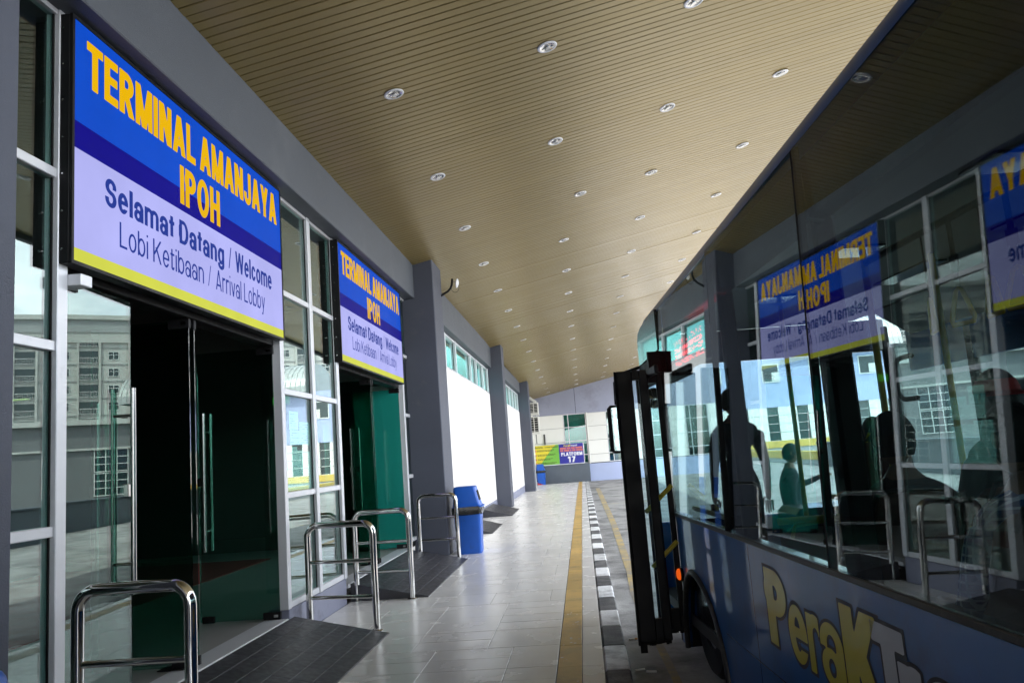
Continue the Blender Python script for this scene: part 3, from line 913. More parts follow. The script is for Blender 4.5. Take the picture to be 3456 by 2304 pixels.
# door openings: header boxes, frames, leaves
def doorway(y0, y1):
    tb("door_header", MB().box(-2.95, -2.80, y0, y1, 2.68, 4.19, c=0.004), M_black)
    tb("threshold", MB().box(-2.95, -2.735, y0, y1, 0.16, 0.205, c=0.004), M_alu)
def leaf(y_hinge, direction, ang, name="glass_door", handle=True):
    """A frameless glass leaf hinged at y_hinge; direction +1 towards larger y when shut; ang = swing inwards in degrees."""
    L_ = 0.745
    g = MB().box(0.008, L_, -0.006, 0.006, 0.215, 2.66, c=0.001).obj(name, G_door, T)
    a = PI / 2 if direction > 0 else -PI / 2
    sw = R(ang) * (1 if direction > 0 else -1)
    g.location = (-2.80 + 2.74, y_hinge, 0)
    g.rotation_euler = (0, 0, a + sw)
    MB().box(0.0, 0.16, -0.017, 0.017, 0.207, 0.27, c=0.003).obj("patch_fitting", M_black, g)
    MB().box(0.0, 0.16, -0.017, 0.017, 2.60, 2.672, c=0.003).obj("patch_fitting", M_black, g)
    MB().box(0.02, 0.06, -0.019, 0.019, 0.228, 0.25).obj("fitting_screw", M_chrome, g)
    MB().box(0.02, 0.06, -0.019, 0.019, 2.622, 2.648).obj("fitting_screw", M_chrome, g)
    MB().box(L_ - 0.13, L_ - 0.02, -0.016, 0.016, 0.207, 0.265, c=0.003).obj("floor_lock", M_black, g)
    if handle:
        for s in (-1, 1):
            h = MB()
            hx = L_ - 0.085
            h.tube([(hx, s * 0.068, 0.84), (hx, s * 0.068, 2.09)], 0.0165, 14)
            h.tube([(hx, 0, 1.02), (hx, s * 0.068, 1.02)], 0.009, 8)
            h.tube([(hx, 0, 1.92), (hx, s * 0.068, 1.92)], 0.009, 8)
            h.obj("pull_handle", M_chrome_dull, g, smooth=40)
        MB().box(L_ - 0.06, L_ + 0.004, -0.022, 0.022, 1.42, 1.50, c=0.004).obj("door_lock", M_chrome_dull, g)
    MB().box(L_ - 0.004, L_ + 0.001, -0.0065, 0.0065, 0.22, 2.655).obj("glass_edge", G_edge, g)
    return g
for (y0, y1, yc) in ((3.99, 7.06, 5.51), (8.86, 12.17, 10.53)):
    doorway(y0, y1)
l1 = leaf(4.00, 1, 2.65); l1['label'] = "shut glass leaf reflecting the buildings across the road"
leaf(5.47, -1, 88); leaf(5.55, 1, 91)
leaf(7.045, -1, 90)
leaf(8.875, 1, 86); leaf(10.49, -1, 88); leaf(10.57, 1, 92)
l8 = leaf(12.155, -1, 90); l8.data = l8.data.copy(); l8.data.materials[0] = G_brightleaf; l8['label'] = "open green glass leaf standing across the second doorway"
for yy in (5.51, 10.53):
    tb("closer_plate", MB().box(-3.05, -2.86, yy - 0.09, yy + 0.09, 0.2035, 0.209), M_black)
tb("bracket", MB().box(-2.83, -2.66, 3.99, 4.09, 2.60, 2.665, c=0.004), M_alu)

# lobby behind the glass
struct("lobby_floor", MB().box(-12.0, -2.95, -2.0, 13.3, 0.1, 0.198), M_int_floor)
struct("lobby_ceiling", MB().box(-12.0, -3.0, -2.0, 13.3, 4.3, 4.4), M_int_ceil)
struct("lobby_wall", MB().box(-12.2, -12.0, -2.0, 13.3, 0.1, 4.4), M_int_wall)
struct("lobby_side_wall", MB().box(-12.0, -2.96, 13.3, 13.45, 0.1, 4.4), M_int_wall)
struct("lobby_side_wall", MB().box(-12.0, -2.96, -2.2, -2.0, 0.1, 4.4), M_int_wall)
tag(box("lobby_carpet", M_carpet, None, -8.5, -4.9, 5.6, 12.0, 0.199, 0.207), "dark red carpet on the lobby floor behind the first doorway", "carpet")
# pale partition just inside the second doorway
tag(box("partition_panel", M_white, None, -3.30, -2.90, 12.30, 12.36, 0.2, 2.75, c=0.004), "pale partition panel behind the open green leaf of second doorway", "partition")
for i, (x, y, z, w) in enumerate(((-7.6, 9.2, 3.05, .7), (-7.6, 9.8, 2.72, .7), (-9.2, 11.6, 2.62, .5))):
    t = thing("lobby_light", ("greenish lobby ceiling lamp, upper of the pair seen through first doorway", "greenish lobby ceiling lamp, lower of the pair seen through first doorway", "dim greenish lamp deep in the lobby beside the exit sign")[i], "lamp", (x, y, z), group="lobby lamps")
    MB().box(-w / 2, w / 2, -0.06, 0.06, 0, 0.05, c=0.008).obj("lamp_body", M_int_ceil, t)
    MB().box(-w / 2 + .03, w / 2 - .03, -0.045, 0.045, -0.012, -0.001).obj("diffuser", E_lampyel, t)
    MB().tube([(0, 0, 0.05), (0, 0, 4.3 - z)], 0.008, 6).obj("rod", M_int_ceil, t)
t = thing("exit_sign", "small glowing green exit box seen through the shopfront panes between the doorways", "exit sign", (-5.0, 12.9, 2.62))
MB().box(-0.16, 0.16, -0.03, 0.03, 0, 0.16, c=0.006).obj("sign_box", M_black, t)
MB().box(-0.145, 0.145, -0.036, -0.031, 0.015, 0.145).obj("lit_face", E_green, t)
MB().tube([(0, 0, 0.16), (0, 0, 1.68)], 0.008, 6).obj("rod", M_int_ceil, t)

# notices taped inside the pane between the doorways
NOT = [(7.36, 7.60, 1.90, 2.08, "topmost small notice sheet taped inside the shopfront pane"),
       (7.37, 7.63, 1.755, 1.895, "turquoise notice sheet below the topmost sheet on shopfront pane"),
       (7.635, 7.905, 1.755, 1.985, "turquoise notice sheet beside the middle of the shopfront pane group"),
       (7.28, 7.55, 1.32, 1.735, "tall white notice sheet low on the shopfront pane, door side"),
       (7.555, 7.77, 1.32, 1.70, "narrow white notice sheet in the middle of the lower row on the pane"),
       (7.775, 7.905, 1.32, 1.69, "thin turquoise notice strip beside the mullion, lower row on the pane")]
for i, (a, b, z0, z1, lab) in enumerate(NOT):
    t = thing("notice_sheet", lab, "notice", (-2.7855, a, z0), group="notices taped inside the shopfront pane")
    MB().box(-0.0012, 0.0, 0, b - a, 0, z1 - z0).obj("paper", M_paper, t)
    ln = MB()
    z = z1 - z0 - 0.03
    r2 = random.Random(i)
    while z > 0.02:
        y_ = 0.02
        while y_ < (b - a) - 0.03:
            w_ = min(r2.uniform(0.015, 0.05), b - a - 0.02 - y_)
            if r2.random() < 0.8: ln.box(0.0006, 0.0010, y_, y_ + w_, z, z + 0.006)
            y_ += w_ + 0.008
        z -= 0.022 if r2.random() < .8 else 0.045
    ln.obj("printed_lines", M_ink, t)

# ================================================================== LED SIGNS
def led_sign(y0, width, label):
    H = 1.42; z0 = 2.727; x = -2.668
    t = thing("led_sign", label, "sign", (x, y0, z0), group="lit welcome signs over the doorways")
    b = 0.020
    fr = MB()
    fr.box(-0.085, -0.012, -b, width + b, -b, H + b, c=0.004)
    fr.box(-0.012, 0.006, -b, 0, -b, H + b).box(-0.012, 0.006, width, width + b, -b, H + b).box(-0.012, 0.006, 0, width, -b, 0).box(-0.012, 0.006, 0, width, H, H + b)
    fr.obj("frame", M_black, t)
    sc_ = MB()
    for q in range(7):
        sc_.tube([(-0.05, -b - 0.0005, 0.06 + q * 0.215), (-0.05, -b - 0.004, 0.06 + q * 0.215)], 0.006, 8)
    sc_.obj("frame_screw", M_chrome_dull, t)
    W_ = width
    for (n, za, zb, m) in (("lime_band", 0.0, 0.075, E_lime), ("lavender_band", 0.0755, 0.652, E_lav), ("navy_band", 0.6525, 0.812, E_navy), ("blue_band", 0.8125, H, E_blue)):
        box(n, m, t, -0.010, 0.0, 0.001, W_ - 0.001, za, zb)
    k = W_ / 3.03
    ux, uy = (0, 1, 0), (0, 0, 1)
    X0 = 0.0030
    place_line("title_text", "TERMINAL AMANJAYA", E_yel, t, (X0, 0.11 * k, 1.058), ux, uy, 0.232, 2.83 * k, 0.285, gap=0.05, space=0.21)
    place_line("title_text", "IPOH", E_yel, t, (X0, 1.16 * k, 0.700), ux, uy, 0.232, 0.615 * k, 0.285, gap=0.07)
    place_line("welcome_text", "Selamat Datang", E_txt, t, (X0, 0.285 * k, 0.405), ux, uy, 0.195, 1.545 * k, 0.172, gap=0.075, space=0.28)
    place_line("welcome_text", "/", E_txt, t, (X0, 1.905 * k, 0.405), ux, uy, 0.13, 0.055 * k, 0.172)
    place_line("welcome_text", "Welcome", E_txt, t, (X0, 2.03 * k, 0.405), ux, uy, 0.195, 0.745 * k, 0.172, gap=0.075)
    place_line("lobby_text", "Lobi Ketibaan", E_txt, t, (X0, 0.43 * k, 0.186), ux, uy, 0.118, 1.06 * k, 0.158, gap=0.10, space=0.30)
    place_line("lobby_text", "/", E_txt, t, (X0, 1.555 * k, 0.186), ux, uy, 0.10, 0.05 * k, 0.158)
    place_line("lobby_text", "Arrival Lobby", E_txt, t, (X0, 1.68 * k, 0.186), ux, uy, 0.118, 0.93 * k, 0.158, gap=0.10, space=0.30)
    return t
led_sign(3.93, 3.05, "large lit blue and lavender welcome sign over the nearest doorway")
led_sign(8.78, 3.17, "lit blue and lavender welcome sign over the second doorway, by the pillar")

# backlit white panels
for (a, b, x, z0, z1, lab) in ((13.62, 23.22, -2.60, 0.245, 3.355, "large blank white backlit panel behind the blue bin"), (24.05, 33.46, -2.53, 0.19, 3.30, "blank white backlit panel between the two farther pillars")):
    t = thing("backlit_panel", lab, "panel", (x, a, z0), group="blank backlit wall panels")
    MB().box(-0.17, -0.015, 0, b - a, 0, z1 - z0, c=0.004).obj("panel_box", M_alu, t)
    n = 5
    w_ = (b - a) / n
    for q in range(n):
        MB().box(-0.014, 0.0, q * w_ + 0.0008, (q + 1) * w_ - 0.0008, 0.002, z1 - z0 - 0.002).obj("light_face", E_panel, t)

# ================================================================== RAMPS AND RAILS
def ramp(y0, y1, x0, x1, h, rows, cols, label):
    t = thing("entrance_ramp", label, "ramp", (x0, y0, 0), group="dark tiled ramps at the doorways")
    w = x1 - x0; l = y1 - y0
    MB().prism([(0, -0.005), (w, -0.005), (w, 0.004), (0, h - 0.006)], 1, 0, l).obj("ramp_body", M_rampgrout, t)
    MB().prism([(0.0, 0.0), (w, 0.0), (w, 0.006), (0, h)], 1, -0.006, -0.0005).obj("ramp_side", M_ramp, t)
    MB().prism([(0.0, 0.0), (w, 0.0), (w, 0.006), (0, h)], 1, l + 0.0005, l + 0.006).obj("ramp_side", M_ramp, t)
    ang = math.atan2(h - 0.010, w)
    sl = math.hypot(w, h - 0.010)
    tw, tl = sl / rows, l / cols
    me = MB().box(0.0018, tw - 0.0018, 0.0018, tl - 0.0018, 0.0, 0.006, c=0.001).mesh("tile", M_ramp)
    for r in range(rows):
        for c in range(cols):
            o = link("tile", me, t)
            M = Matrix.Translation((0, c * tl, h - 0.006)) @ Matrix.Rotation(ang, 4, 'Y') @ Matrix.Translation((r * tw, 0, 0))
            M.translation.z += rng.uniform(-.0005, .0005)
            o.matrix_local = M
ramp(3.96, 7.18, -2.735, -1.86, 0.197, 6, 10, "wide dark tiled ramp up to the nearest doorway")
ramp(8.95, 12.02, -2.735, -1.85, 0.197, 6, 10, "wide dark tiled ramp up to the second doorway")
ramp(15.7, 17.6, -2.59, -1.89, 0.20, 4, 5, "small dark ramp against the backlit panel, just beyond the bin")
ramp(19.85, 22.05, -2.59, -1.87, 0.20, 4, 5, "small dark ramp against the backlit panel, ahead of the middle pillar")

def arc(c, a, b, r, n=6):
    """quarter bend around c from direction a to direction b"""
    a, b, c = Vector(a), Vector(b), Vector(c)
    return [c + a * (r * math.cos(t * PI / 2 / n)) + b * (r * math.sin(t * PI / 2 / n)) for t in range(n + 1)]
def rail(xb, zb, xf, zf_, y, top, label, yb=None):
    t = thing("safety_rail", label, "railing", (xf, y, zf_), group="bent steel safety rails beside the ramps")
    r = 0.031; q = 0.10
    dx = xb - xf; z_b = zb - zf_; tz = top - zf_
    dyb = (yb - y) if yb is not None else 0.0
    pts = [Vector((0, 0, 0.002)), Vector((0, 0, tz - q))] + arc((-q, 0, tz - q), (1, 0, 0), (0, 0, 1), q)[1:]
    pts += [Vector((dx + q, dyb, tz))] + [p + Vector((0, dyb, 0)) for p in arc((dx + q, 0, tz - q), (0, 0, 1), (-1, 0, 0), q)[1:]]
    pts += [Vector((dx, dyb, z_b + 0.002))]
    MB().tube(pts, r, 20).obj("bent_tube", M_chrome, t, smooth=50)
    for z in (0.31, 0.635):
        MB().tube([(-0.02, 0, z), (dx + 0.02, dyb, z)], 0.0175, 14).obj("cross_bar", M_chrome, t, smooth=50)
    for (x, y_, z) in ((0, 0, 0), (dx, dyb, z_b)):
        MB().lathe([(0.058, 0.001), (0.058, 0.006), (0.045, 0.014), (0.032, 0.016)], (x, y_, z), 22).obj("base_flange", M_chrome_dull, t, smooth=40)
    MB().tube([(dx, dyb, z_b + 0.10), (dx - 0.10, dyb, z_b + 0.10)], 0.012, 10).obj("wall_bracket", M_chrome_dull, t, smooth=40)
rail(-2.57, 0.0, -1.985, 0.0, 3.84, 0.99, "nearest bent steel rail, standing before the first doorway")
rail(-2.67, 0.0, -2.01, 0.0, 7.33, 0.975, "bent steel rail at the far end of the first ramp", yb=7.42)
rail(-2.67, 0.0, -2.02, 0.0, 8.90, 0.975, "bent steel rail at the near end of the second ramp", yb=8.97)
rail(-2.58, 0.0, -1.995, 0.0, 12.10, 0.975, "bent steel rail between the second ramp and the pillar with the blue bin")

# ================================================================== BINS
def rrect(w, d, r, n=4):
    pts = []
    for (cx, cy_, a0) in ((w - r, d - r, 0), (-w + r, d - r, 90), (-w + r, -d + r, 180), (w - r, -d + r, 270)):
        for k in range(n + 1):
            a = R(a0 + 90 * k / n)
            pts.append((cx + r * math.cos(a), cy_ + r * math.sin(a)))
    return pts
def loft(mb, secs, cap=True):
    n = len(secs[0]); vs = [p for s in secs for p in s]; fs = []
    for i in range(len(secs) - 1):
        for k in range(n):
            fs.append((i * n + k, i * n + (k + 1) % n, (i + 1) * n + (k + 1) % n, (i + 1) * n + k))
    if cap:
        fs.append(tuple(range(n - 1, -1, -1))); fs.append(tuple((len(secs) - 1) * n + k for k in range(n)))
    return mb.add(vs, fs)
def make_bin(loc, rz, label, red=False):
    t = thing("litter_bin", label, "bin", loc, rz, group="blue plastic litter bins")
    body = MB()
    loft(body, [[(x, y, z) for x, y in rrect(w, d, 0.05)] for (w, d, z) in ((0.215, 0.19, 0.0), (0.220, 0.195, 0.02), (0.245, 0.215, 0.66), (0.252, 0.222, 0.672), (0.252, 0.222, 0.70))])
    body.obj("bin_body", M_binblue, t, smooth=40)
    bag = MB()
    r3 = random.Random(5)
    secs = []
    for (e, z) in ((0.010, 0.615), (0.020, 0.625), (0.016, 0.66), (0.022, 0.70), (0.012, 0.735)):
        secs.append([(x * (1 + (e + r3.uniform(-.008, .012)) / 0.24), y * (1 + (e + r3.uniform(-.008, .012)) / 0.22), z + r3.uniform(-.012, .012)) for x, y in rrect(0.250, 0.220, 0.05)])
    loft(bag, secs, cap=False)
    bag.obj("bin_bag", M_bag, t, smooth=60)
    # tapered hood; a lip in front and a slot in its front face
    hood = MB()
    hs = [(0.262, -0.232, 0.262, 0.722), (0.262, -0.232, 0.255, 0.735), (0.252, -0.222, 0.225, 0.745), (0.238, -0.215, 0.205, 0.80), (0.215, -0.20, 0.150, 1.03), (0.208, -0.193, 0.143, 1.045), (0.195, -0.18, 0.13, 1.052)]
    secs = []
    for (w, yb, yf, z) in hs:
        d = (yf - yb) / 2; cyy = (yf + yb) / 2
        secs.append([(x, y + cyy, z) for x, y in rrect(w, d, 0.045)])
    loft(hood, secs)
    hood.obj("bin_hood", M_binblue, t, smooth=40)
    sl = MB()
    a = math.atan2(0.055, 0.23)
    Mx = Matrix.Translation((0, 0.187, 0.895)) @ Matrix.Rotation(a, 4, 'X')
    sl.box(-0.135, 0.135, -0.012, 0.004, -0.075, 0.085, c=0.004, M=Mx)
    sl.obj("bin_slot", M_rubber, t)
    kb_ = MB().lathe([(0.030, -0.01), (0.030, 0.012), (0.022, 0.016), (0.0, 0.004)], n=18, M=Matrix.Translation((0.0, -0.215, 0.20)) @ Matrix.Rotation(PI / 2, 4, 'X'))
    kb_.obj("carry_hole", M_rubber, t, smooth=40)
    if red:
        MB().prism([(-0.20, 0.0), (0.12, 0.0), (-0.20, 0.11)], 0, 0.226, 0.27).obj("red_wedge", M_red, t)
    return t
# the hood's slot faces the road (+x): turn the bin by -90 degrees
make_bin((-1.92, 12.83, 0.0), -PI / 2 + 0.04, "blue plastic bin with black bag by the first pillar and backlit panel")
b2 = make_bin((-2.22, 41.2, zf(41.2)), -PI / 2, "far blue bin under the green board with a red wedge at its foot", red=True)
make_bin((-1.66, 1.80, 0.0), -PI / 2 + 0.1, "nearest blue bin, only its hood showing at the pillar before the first rail")

# ================================================================== FITTINGS ON THE PILLARS AND BEAMS
t = thing("wall_antenna", "small white dish antenna on a bent black pipe at the first pillar", "antenna", (-2.235, 13.4, 4.36))
arm = [Vector((-0.01, 0, 0)), Vector((0.05, 0, 0.035)), Vector((0.12, 0, 0.07)), Vector((0.175, 0, 0.125)), Vector((0.20, 0, 0.19)), Vector((0.213, 0, 0.29))]
MB().tube(arm, 0.020, 12).obj("bent_arm", M_black, t, smooth=50)
MB().tube([(0.21, 0, 0.235), (0.275, 0, 0.23)], 0.006, 8).obj("dish_bracket", M_chrome_dull, t)
Mx = Matrix.Translation((0.285, 0, 0.205)) @ Matrix.Rotation(R(100), 4, 'Y') @ Matrix.Rotation(0.0, 4, 'X')
MB().lathe([(0.0, -0.012), (0.05, -0.010), (0.082, 0.0), (0.086, 0.008), (0.07, 0.024), (0.035, 0.036), (0.0, 0.040)], n=24, M=Mx).obj("dish", M_antenna, t, smooth=50)
cable = [Vector((0.19, -0.01, 0.145))] + [Vector((0.255 - 0.07 * math.cos(a), -0.01, 0.125 - 0.085 * math.sin(a))) for a in [PI * q / 10 for q in range(1, 11)]] + [Vector((0.315, -0.005, 0.16))]
MB().tube(cable, 0.0035, 6).obj("cable", M_rubber, t, smooth=60)

# air conditioner units and floodlight beyond the third pillar
for i, (x0, x1, z0, z1, lab) in enumerate(((-2.30, -1.93, 3.36, 3.93, "upper air conditioner unit on the wall beyond the last pillar"), (-2.34, -1.95, 2.44, 3.26, "lower air conditioner unit on the wall beyond the last pillar"))):
    t = thing("air_conditioner", lab, "air conditioner", (x0 - 0.10, 38.0, z0), group="air conditioner units at the far wall")
    w, h = x1 - x0 + 0.10, z1 - z0
    MB().box(0, w, 0, 0.30, 0, h, c=0.015).obj("casing", M_acwhite, t)
    for q in range(2):
        xa = 0.05 + q * (w - 0.08) / 2 + 0.01; xb = xa + (w - 0.08) / 2 - 0.035
        MB().box(xa, xb, -0.004, 0.004, 0.07, h - 0.06).obj("grille", M_rubber, t)
        bars = MB()
        for s in range(6):
            zz = 0.07 + (h - 0.13) * (s + 0.5) / 6
            bars.box(xa, xb, -0.010, -0.003, zz - 0.008, zz + 0.008)
        bars.obj("grille_bar", M_acwhite, t)
    MB().box(-0.08, w + 0.02, -0.04, 0.32, -0.05, -0.012).obj("bracket", M_acwhite, t)
    MB().tube([(w * 0.6, 0.1, -0.05), (w * 0.62, 0.1, -0.5 if i else -0.09)], 0.02, 8).obj("pipe", M_bustrim, t)
t = thing("floodlight", "small tilted white floodlight under the soffit at the far corner", "floodlight", (-2.30, 37.2, 4.12))
MB().box(-0.10, 0.0, -0.05, 0.05, -0.02, 0.13, c=0.01).obj("bracket", M_black, t)
MB().box(0.0, 0.40, -0.10, 0.10, -0.05, 0.07, c=0.02, M=Matrix.Rotation(R(38), 4, 'Y')).obj("lamp_housing", M_acwhite, t)

# ================================================================== FAR END OF THE PLATFORM
E_B = thing("end_building", "white panelled building with lilac upper wall closing the far end of the platform", "building", (2.4, Y_FAR, -0.2))
def eb(name, mb, m, smooth=None):
    o = mb.obj(name, m, E_B, smooth); o.location = (-2.4, -Y_FAR, 0.2); return o
XE = 7.4
eb("lower_wall", MB().box(0.34, XE, Y_FAR, Y_FAR + 0.3, -0.4, 0.74, c=0.006), M_paleblue)
eb("dark_wall", MB().box(-2.6, 0.335, Y_FAR - 0.18, Y_FAR + 0.3, -0.5, 0.80, c=0.01), M_darkwall)
eb("upper_wall", MB().box(-2.6, -0.165, Y_FAR, Y_FAR + 0.3, 3.42, 5.2).box(-0.145, XE, Y_FAR, Y_FAR + 0.3, 3.42, 6.9), M_lilac)
eb("wall_joint", MB().box(-0.165, -0.145, Y_FAR + 0.01, Y_FAR + 0.28, 3.42, 5.2), M_rubber)
eb("inner_wall", MB().box(-2.6, XE, Y_FAR + 0.9, Y_FAR + 1.0, -0.3, 6.0), M_int_wall)
WIN = [(-0.87, 0.33), (1.40, 2.62), (3.55, 4.75), (5.55, 6.75)]
ZP = [0.78, 1.22, 1.96, 2.70, 3.42]
xs = [-2.6] + [q for w in WIN for q in w] + [XE]
for i in range(0, len(xs), 2):
    for j in range(4):
        eb("cladding_panel", MB().box(xs[i] + 0.008, xs[i + 1] - 0.008, Y_FAR, Y_FAR + 0.2, ZP[j] + 0.008, ZP[j + 1] - 0.008, c=0.004), M_white)
    eb("panel_joint", MB().box(xs[i], xs[i + 1], Y_FAR + 0.02, Y_FAR + 0.25, 0.76, 3.42), M_grout)
for wi, (a, b) in enumerate(WIN):
    w = bpy.data.objects.new("window", None); COL.objects.link(w); w.parent = E_B; w.location = (a - 2.4, 0, 0.2)
    wf = MB(); f = 0.035
    m1 = a + 0.24
    for x in (a, m1, b - f): wf.box(x - a, x - a + f, -0.01, 0.08, 0.78, 3.42)
    wf.obj("window_frame", M_alu, w)
    tr_ = MB()
    for z in (0.78, 1.22, 1.96, 2.70, 3.385):
        tr_.box(f, m1 - a, -0.006, 0.07, z, z + f).box(m1 - a + f, b - a - f, -0.006, 0.07, z, z + f)
    tr_.obj("transom", M_alu, w)
    for j in range(4):
        for (xa, xb) in ((f, m1 - a), (m1 - a + f, b - a - f)):
            MB().box(xa, xb, 0.03, 0.036, ZP[j] + f, ZP[j + 1]).obj("pane", G_teal if wi < 1 else G_shop, w)
    cur = MB()
    nf = 28
    for q in range(nf):
        x0_ = f + (b - a - 2 * f) * q / nf; x1_ = f + (b - a - 2 * f) * (q + 1) / nf
        dy = 0.02 * math.sin(q * 1.9) + 0.012 * math.sin(q * 0.7)
        cur.box(x0_, x1_, 0.25 + dy, 0.27 + dy, 0.80, 3.40)
    cur.obj("curtain", M_teal if wi < 1 else M_int_wall, w)
eb("downpipe", MB().tube([(0.385, Y_FAR - 0.06, 0.75), (0.385, Y_FAR - 0.06, 3.44)], 0.035, 10), M_acwhite, 40)
eb("drain_pipe", MB().tube([(-1.93, Y_FAR - 0.05, 1.9), (-1.93, Y_FAR - 0.05, 2.45)], 0.045, 10), M_bustrim, 40)

# boards under the window
t = thing("notice_board", "yellow and green shuttle bus notice board on the far wall", "notice board", (-2.54, Y_FAR - 0.24, 0.83))
w, h = 1.325, 1.03
MB().box(0, w, 0, 0.03, 0, h).obj("board", M_boardgreen, t)
MB().prism([(0.002, 0.04), (0.30, 0.04), (1.02, h - 0.12), (1.19, h - 0.002), (0.002, h - 0.002)], 1, -0.0030, -0.0006).obj("yellow_field", M_boardyellow, t)
ux, uy = (1, 0, 0), (0, 0, 1)
place_line("heading_text", "Shuttle Bus", M_boarddark, t, (0.06, -0.0040, 0.885), ux, uy, 0.2, 0.45, 0.095)
place_line("heading_text", "Terminal Amanjaya", M_boarddark, t, (0.57, -0.0040, 0.885), ux, uy, 0.2, 0.70, 0.095)
r4 = random.Random(11)
for q, z in enumerate((0.70, 0.475, 0.25, 0.03)):
    MB().box(0.075, 0.135, -0.0055, -0.0034, z + 0.015, z + 0.095).obj("red_bullet", M_boardred, t)
    ln = MB()
    for zz in (z + 0.065, z + 0.012):
        x_ = 0.18
        end = r4.uniform(0.85, 1.25)
        while x_ < end:
            ww = r4.uniform(0.03, 0.12)
            ln.box(x_, x_ + ww, -0.0055, -0.0034, zz, zz + 0.030); x_ += ww + 0.02
    ln.obj("printed_lines", M_boarddark, t)
MB().box(-0.01, w + 1.32, -0.008, 0.03, -0.035, -0.002).obj("lower_trim", M_boardwhite, t)
t = thing("platform_sign", "blue platform number board beside the green notice board", "sign", (-1.212, Y_FAR - 0.25, 0.83))
w = 1.285
MB().box(0, w, 0, 0.03, 0, h).obj("board", M_boardblue, t)
MB().box(w, w + 0.03, -0.004, 0.03, -0.001, h).obj("edge_trim", M_boardwhite, t)
place_line("brand_text", "PeraK", M_boardyellow, t, (0.27, -0.0012, 0.885), ux, uy, 0.2, 0.36, 0.10)
place_line("brand_text", "transit", M_boardwhite, t, (0.64, -0.0012, 0.885), ux, uy, 0.2, 0.34, 0.09)
for z in (0.755, 0.635):
    x_ = 0.06
    for ww in ((0.32, 0.20, 0.19, 0.36) if z > 0.7 else (0.17, 0.29, 0.07, 0.18, 0.36)):
        MB().box(x_, x_ + ww, -0.0025, -0.0005, z, z + 0.095).obj("text_block", M_boardred, t)
        x_ += ww + 0.035
place_line("platform_text", "PLATFORM", M_boardwhite, t, (0.10, -0.0012, 0.405), ux, uy, 0.25, 1.12, 0.185, gap=0.06)
place_line("platform_text", "17", M_boardwhite, t, (0.44, -0.0012, 0.065), ux, uy, 0.24, 0.40, 0.30, gap=0.2)

# litter on the road by the kerb
for i, (x, y, rz, filt, lab) in enumerate(((0.30, 7.17, 0.1, True, "cigarette butt with orange filter lying on the road by the kerb"), (0.29, 6.21, 0.35, False, "short white cigarette end on the road, below the door leaf"), (0.37, 6.15, -0.2, False, "crumpled pale cigarette end beside the shorter one on the road"))):
    t = thing("cigarette_butt", lab, "litter", (x, y, ROAD_Z + 0.009), rz, group="cigarette ends on the road")
    MB().tube([(-0.035, 0, 0), (0.015, 0, 0)], 0.0075, 8).obj("paper", M_cig, t)
    MB().tube([(0.0155, 0, 0), (0.04, 0, 0)], 0.0077, 8).obj("filter", M_cigf if filt else M_cig, t)

# ================================================================== THE BUS  (local x = rearwards, y = inwards, z = up)
BK = 0.088
BPHI = math.atan(BK)
BO = (0.5796, 7.5042, 0.0)
bus = thing("city_bus", "dark blue city bus with mirror-like windows, yellow and white lettering, parked at the kerb", "bus", BO, -(PI / 2 - BPHI))
BM = Matrix.Translation(BO) @ Matrix.Rotation(-(PI / 2 - BPHI), 4, 'Z')
ZB = 0.955                                             # bottom of the windows
LEAN = 0.036
def zt(s): return 2.570 + 0.036 * min(s, 6.0)          # top of the windows
def yl(z): return LEAN * max(0.0, z - ZB)
LEN = 9.0
def arch(cx, wl, wr, top, zb=-0.05, n=22):
    return [(cx + (wl if math.cos(a) < 0 else wr) * math.cos(a), zb + (top - zb) * math.sin(a)) for a in [PI - PI * k / n for k in range(n + 1)]]
A1 = arch(1.60, 0.42, 0.76, 0.565)
A2 = arch(6.9, 0.62, 0.62, 0.62)
poly = [(0.96, ZB - 0.02), (0.96, -0.05)] + A1 + A2 + [(LEN, -0.05), (LEN, ZB - 0.02)]
MB().prism(poly, 1, 0.0, 0.035).obj("side_panel", M_buspaint, bus)
for A, nm in ((A1, 0), (A2, 1)):
    tr = [(x, -0.004, z) for x, z in A]
    MB().tube(tr, 0.022, 10).obj("wheel_arch_trim", M_bustrim, bus, smooth=50)
    w = MB()
    n = len(A)
    vs = [(x, 0.02, z) for x, z in A] + [(x, 0.55, z) for x, z in A]
    w.add(vs, [(i, i + 1, i + 1 + n, i + n) for i in range(n - 1)])
    w.add([(x, 0.55, z) for x, z in A], [tuple(range(n))])
    w.obj("wheel_well", M_rubber, bus)
for cx in (1.60, 6.9):
    for yy in (0.20, 2.22):
        Mx = Matrix.Translation((cx, yy, 0.27)) @ Matrix.Rotation(PI / 2, 4, 'X')
        wh = MB().lathe([(0.24, -0.12), (0.40, -0.125), (0.435, -0.09), (0.44, 0.0), (0.435, 0.09), (0.40, 0.125), (0.24, 0.12), (0.24, -0.12)], n=36, M=Mx).obj("wheel", M_tyre, bus, smooth=40)
        MB().lathe([(0.238, 0.10), (0.20, 0.06), (0.12, 0.05), (0.11, 0.10), (0.0, 0.11)], n=28, M=Mx).lathe([(0.238, -0.10), (0.20, -0.06), (0.12, -0.05), (0.11, -0.10), (0.0, -0.11)], n=28, M=Mx).obj("rim", M_rim, wh, smooth=40)
# trims: belt line and panel seams, skirt
MB().box(0.955, LEN, -0.010, 0.02, ZB - 0.022, ZB + 0.004, c=0.004).obj("belt_trim", M_bustrim, bus)
seams = MB()
for s in (3.06, 5.9): seams.box(s, s + 0.004, -0.0015, 0.01, 0.02, ZB - 0.03)
seams.box(2.40, 6.2, -0.0015, 0.01, 0.315, 0.320)
seams.obj("panel_seam", M_busdark, bus)
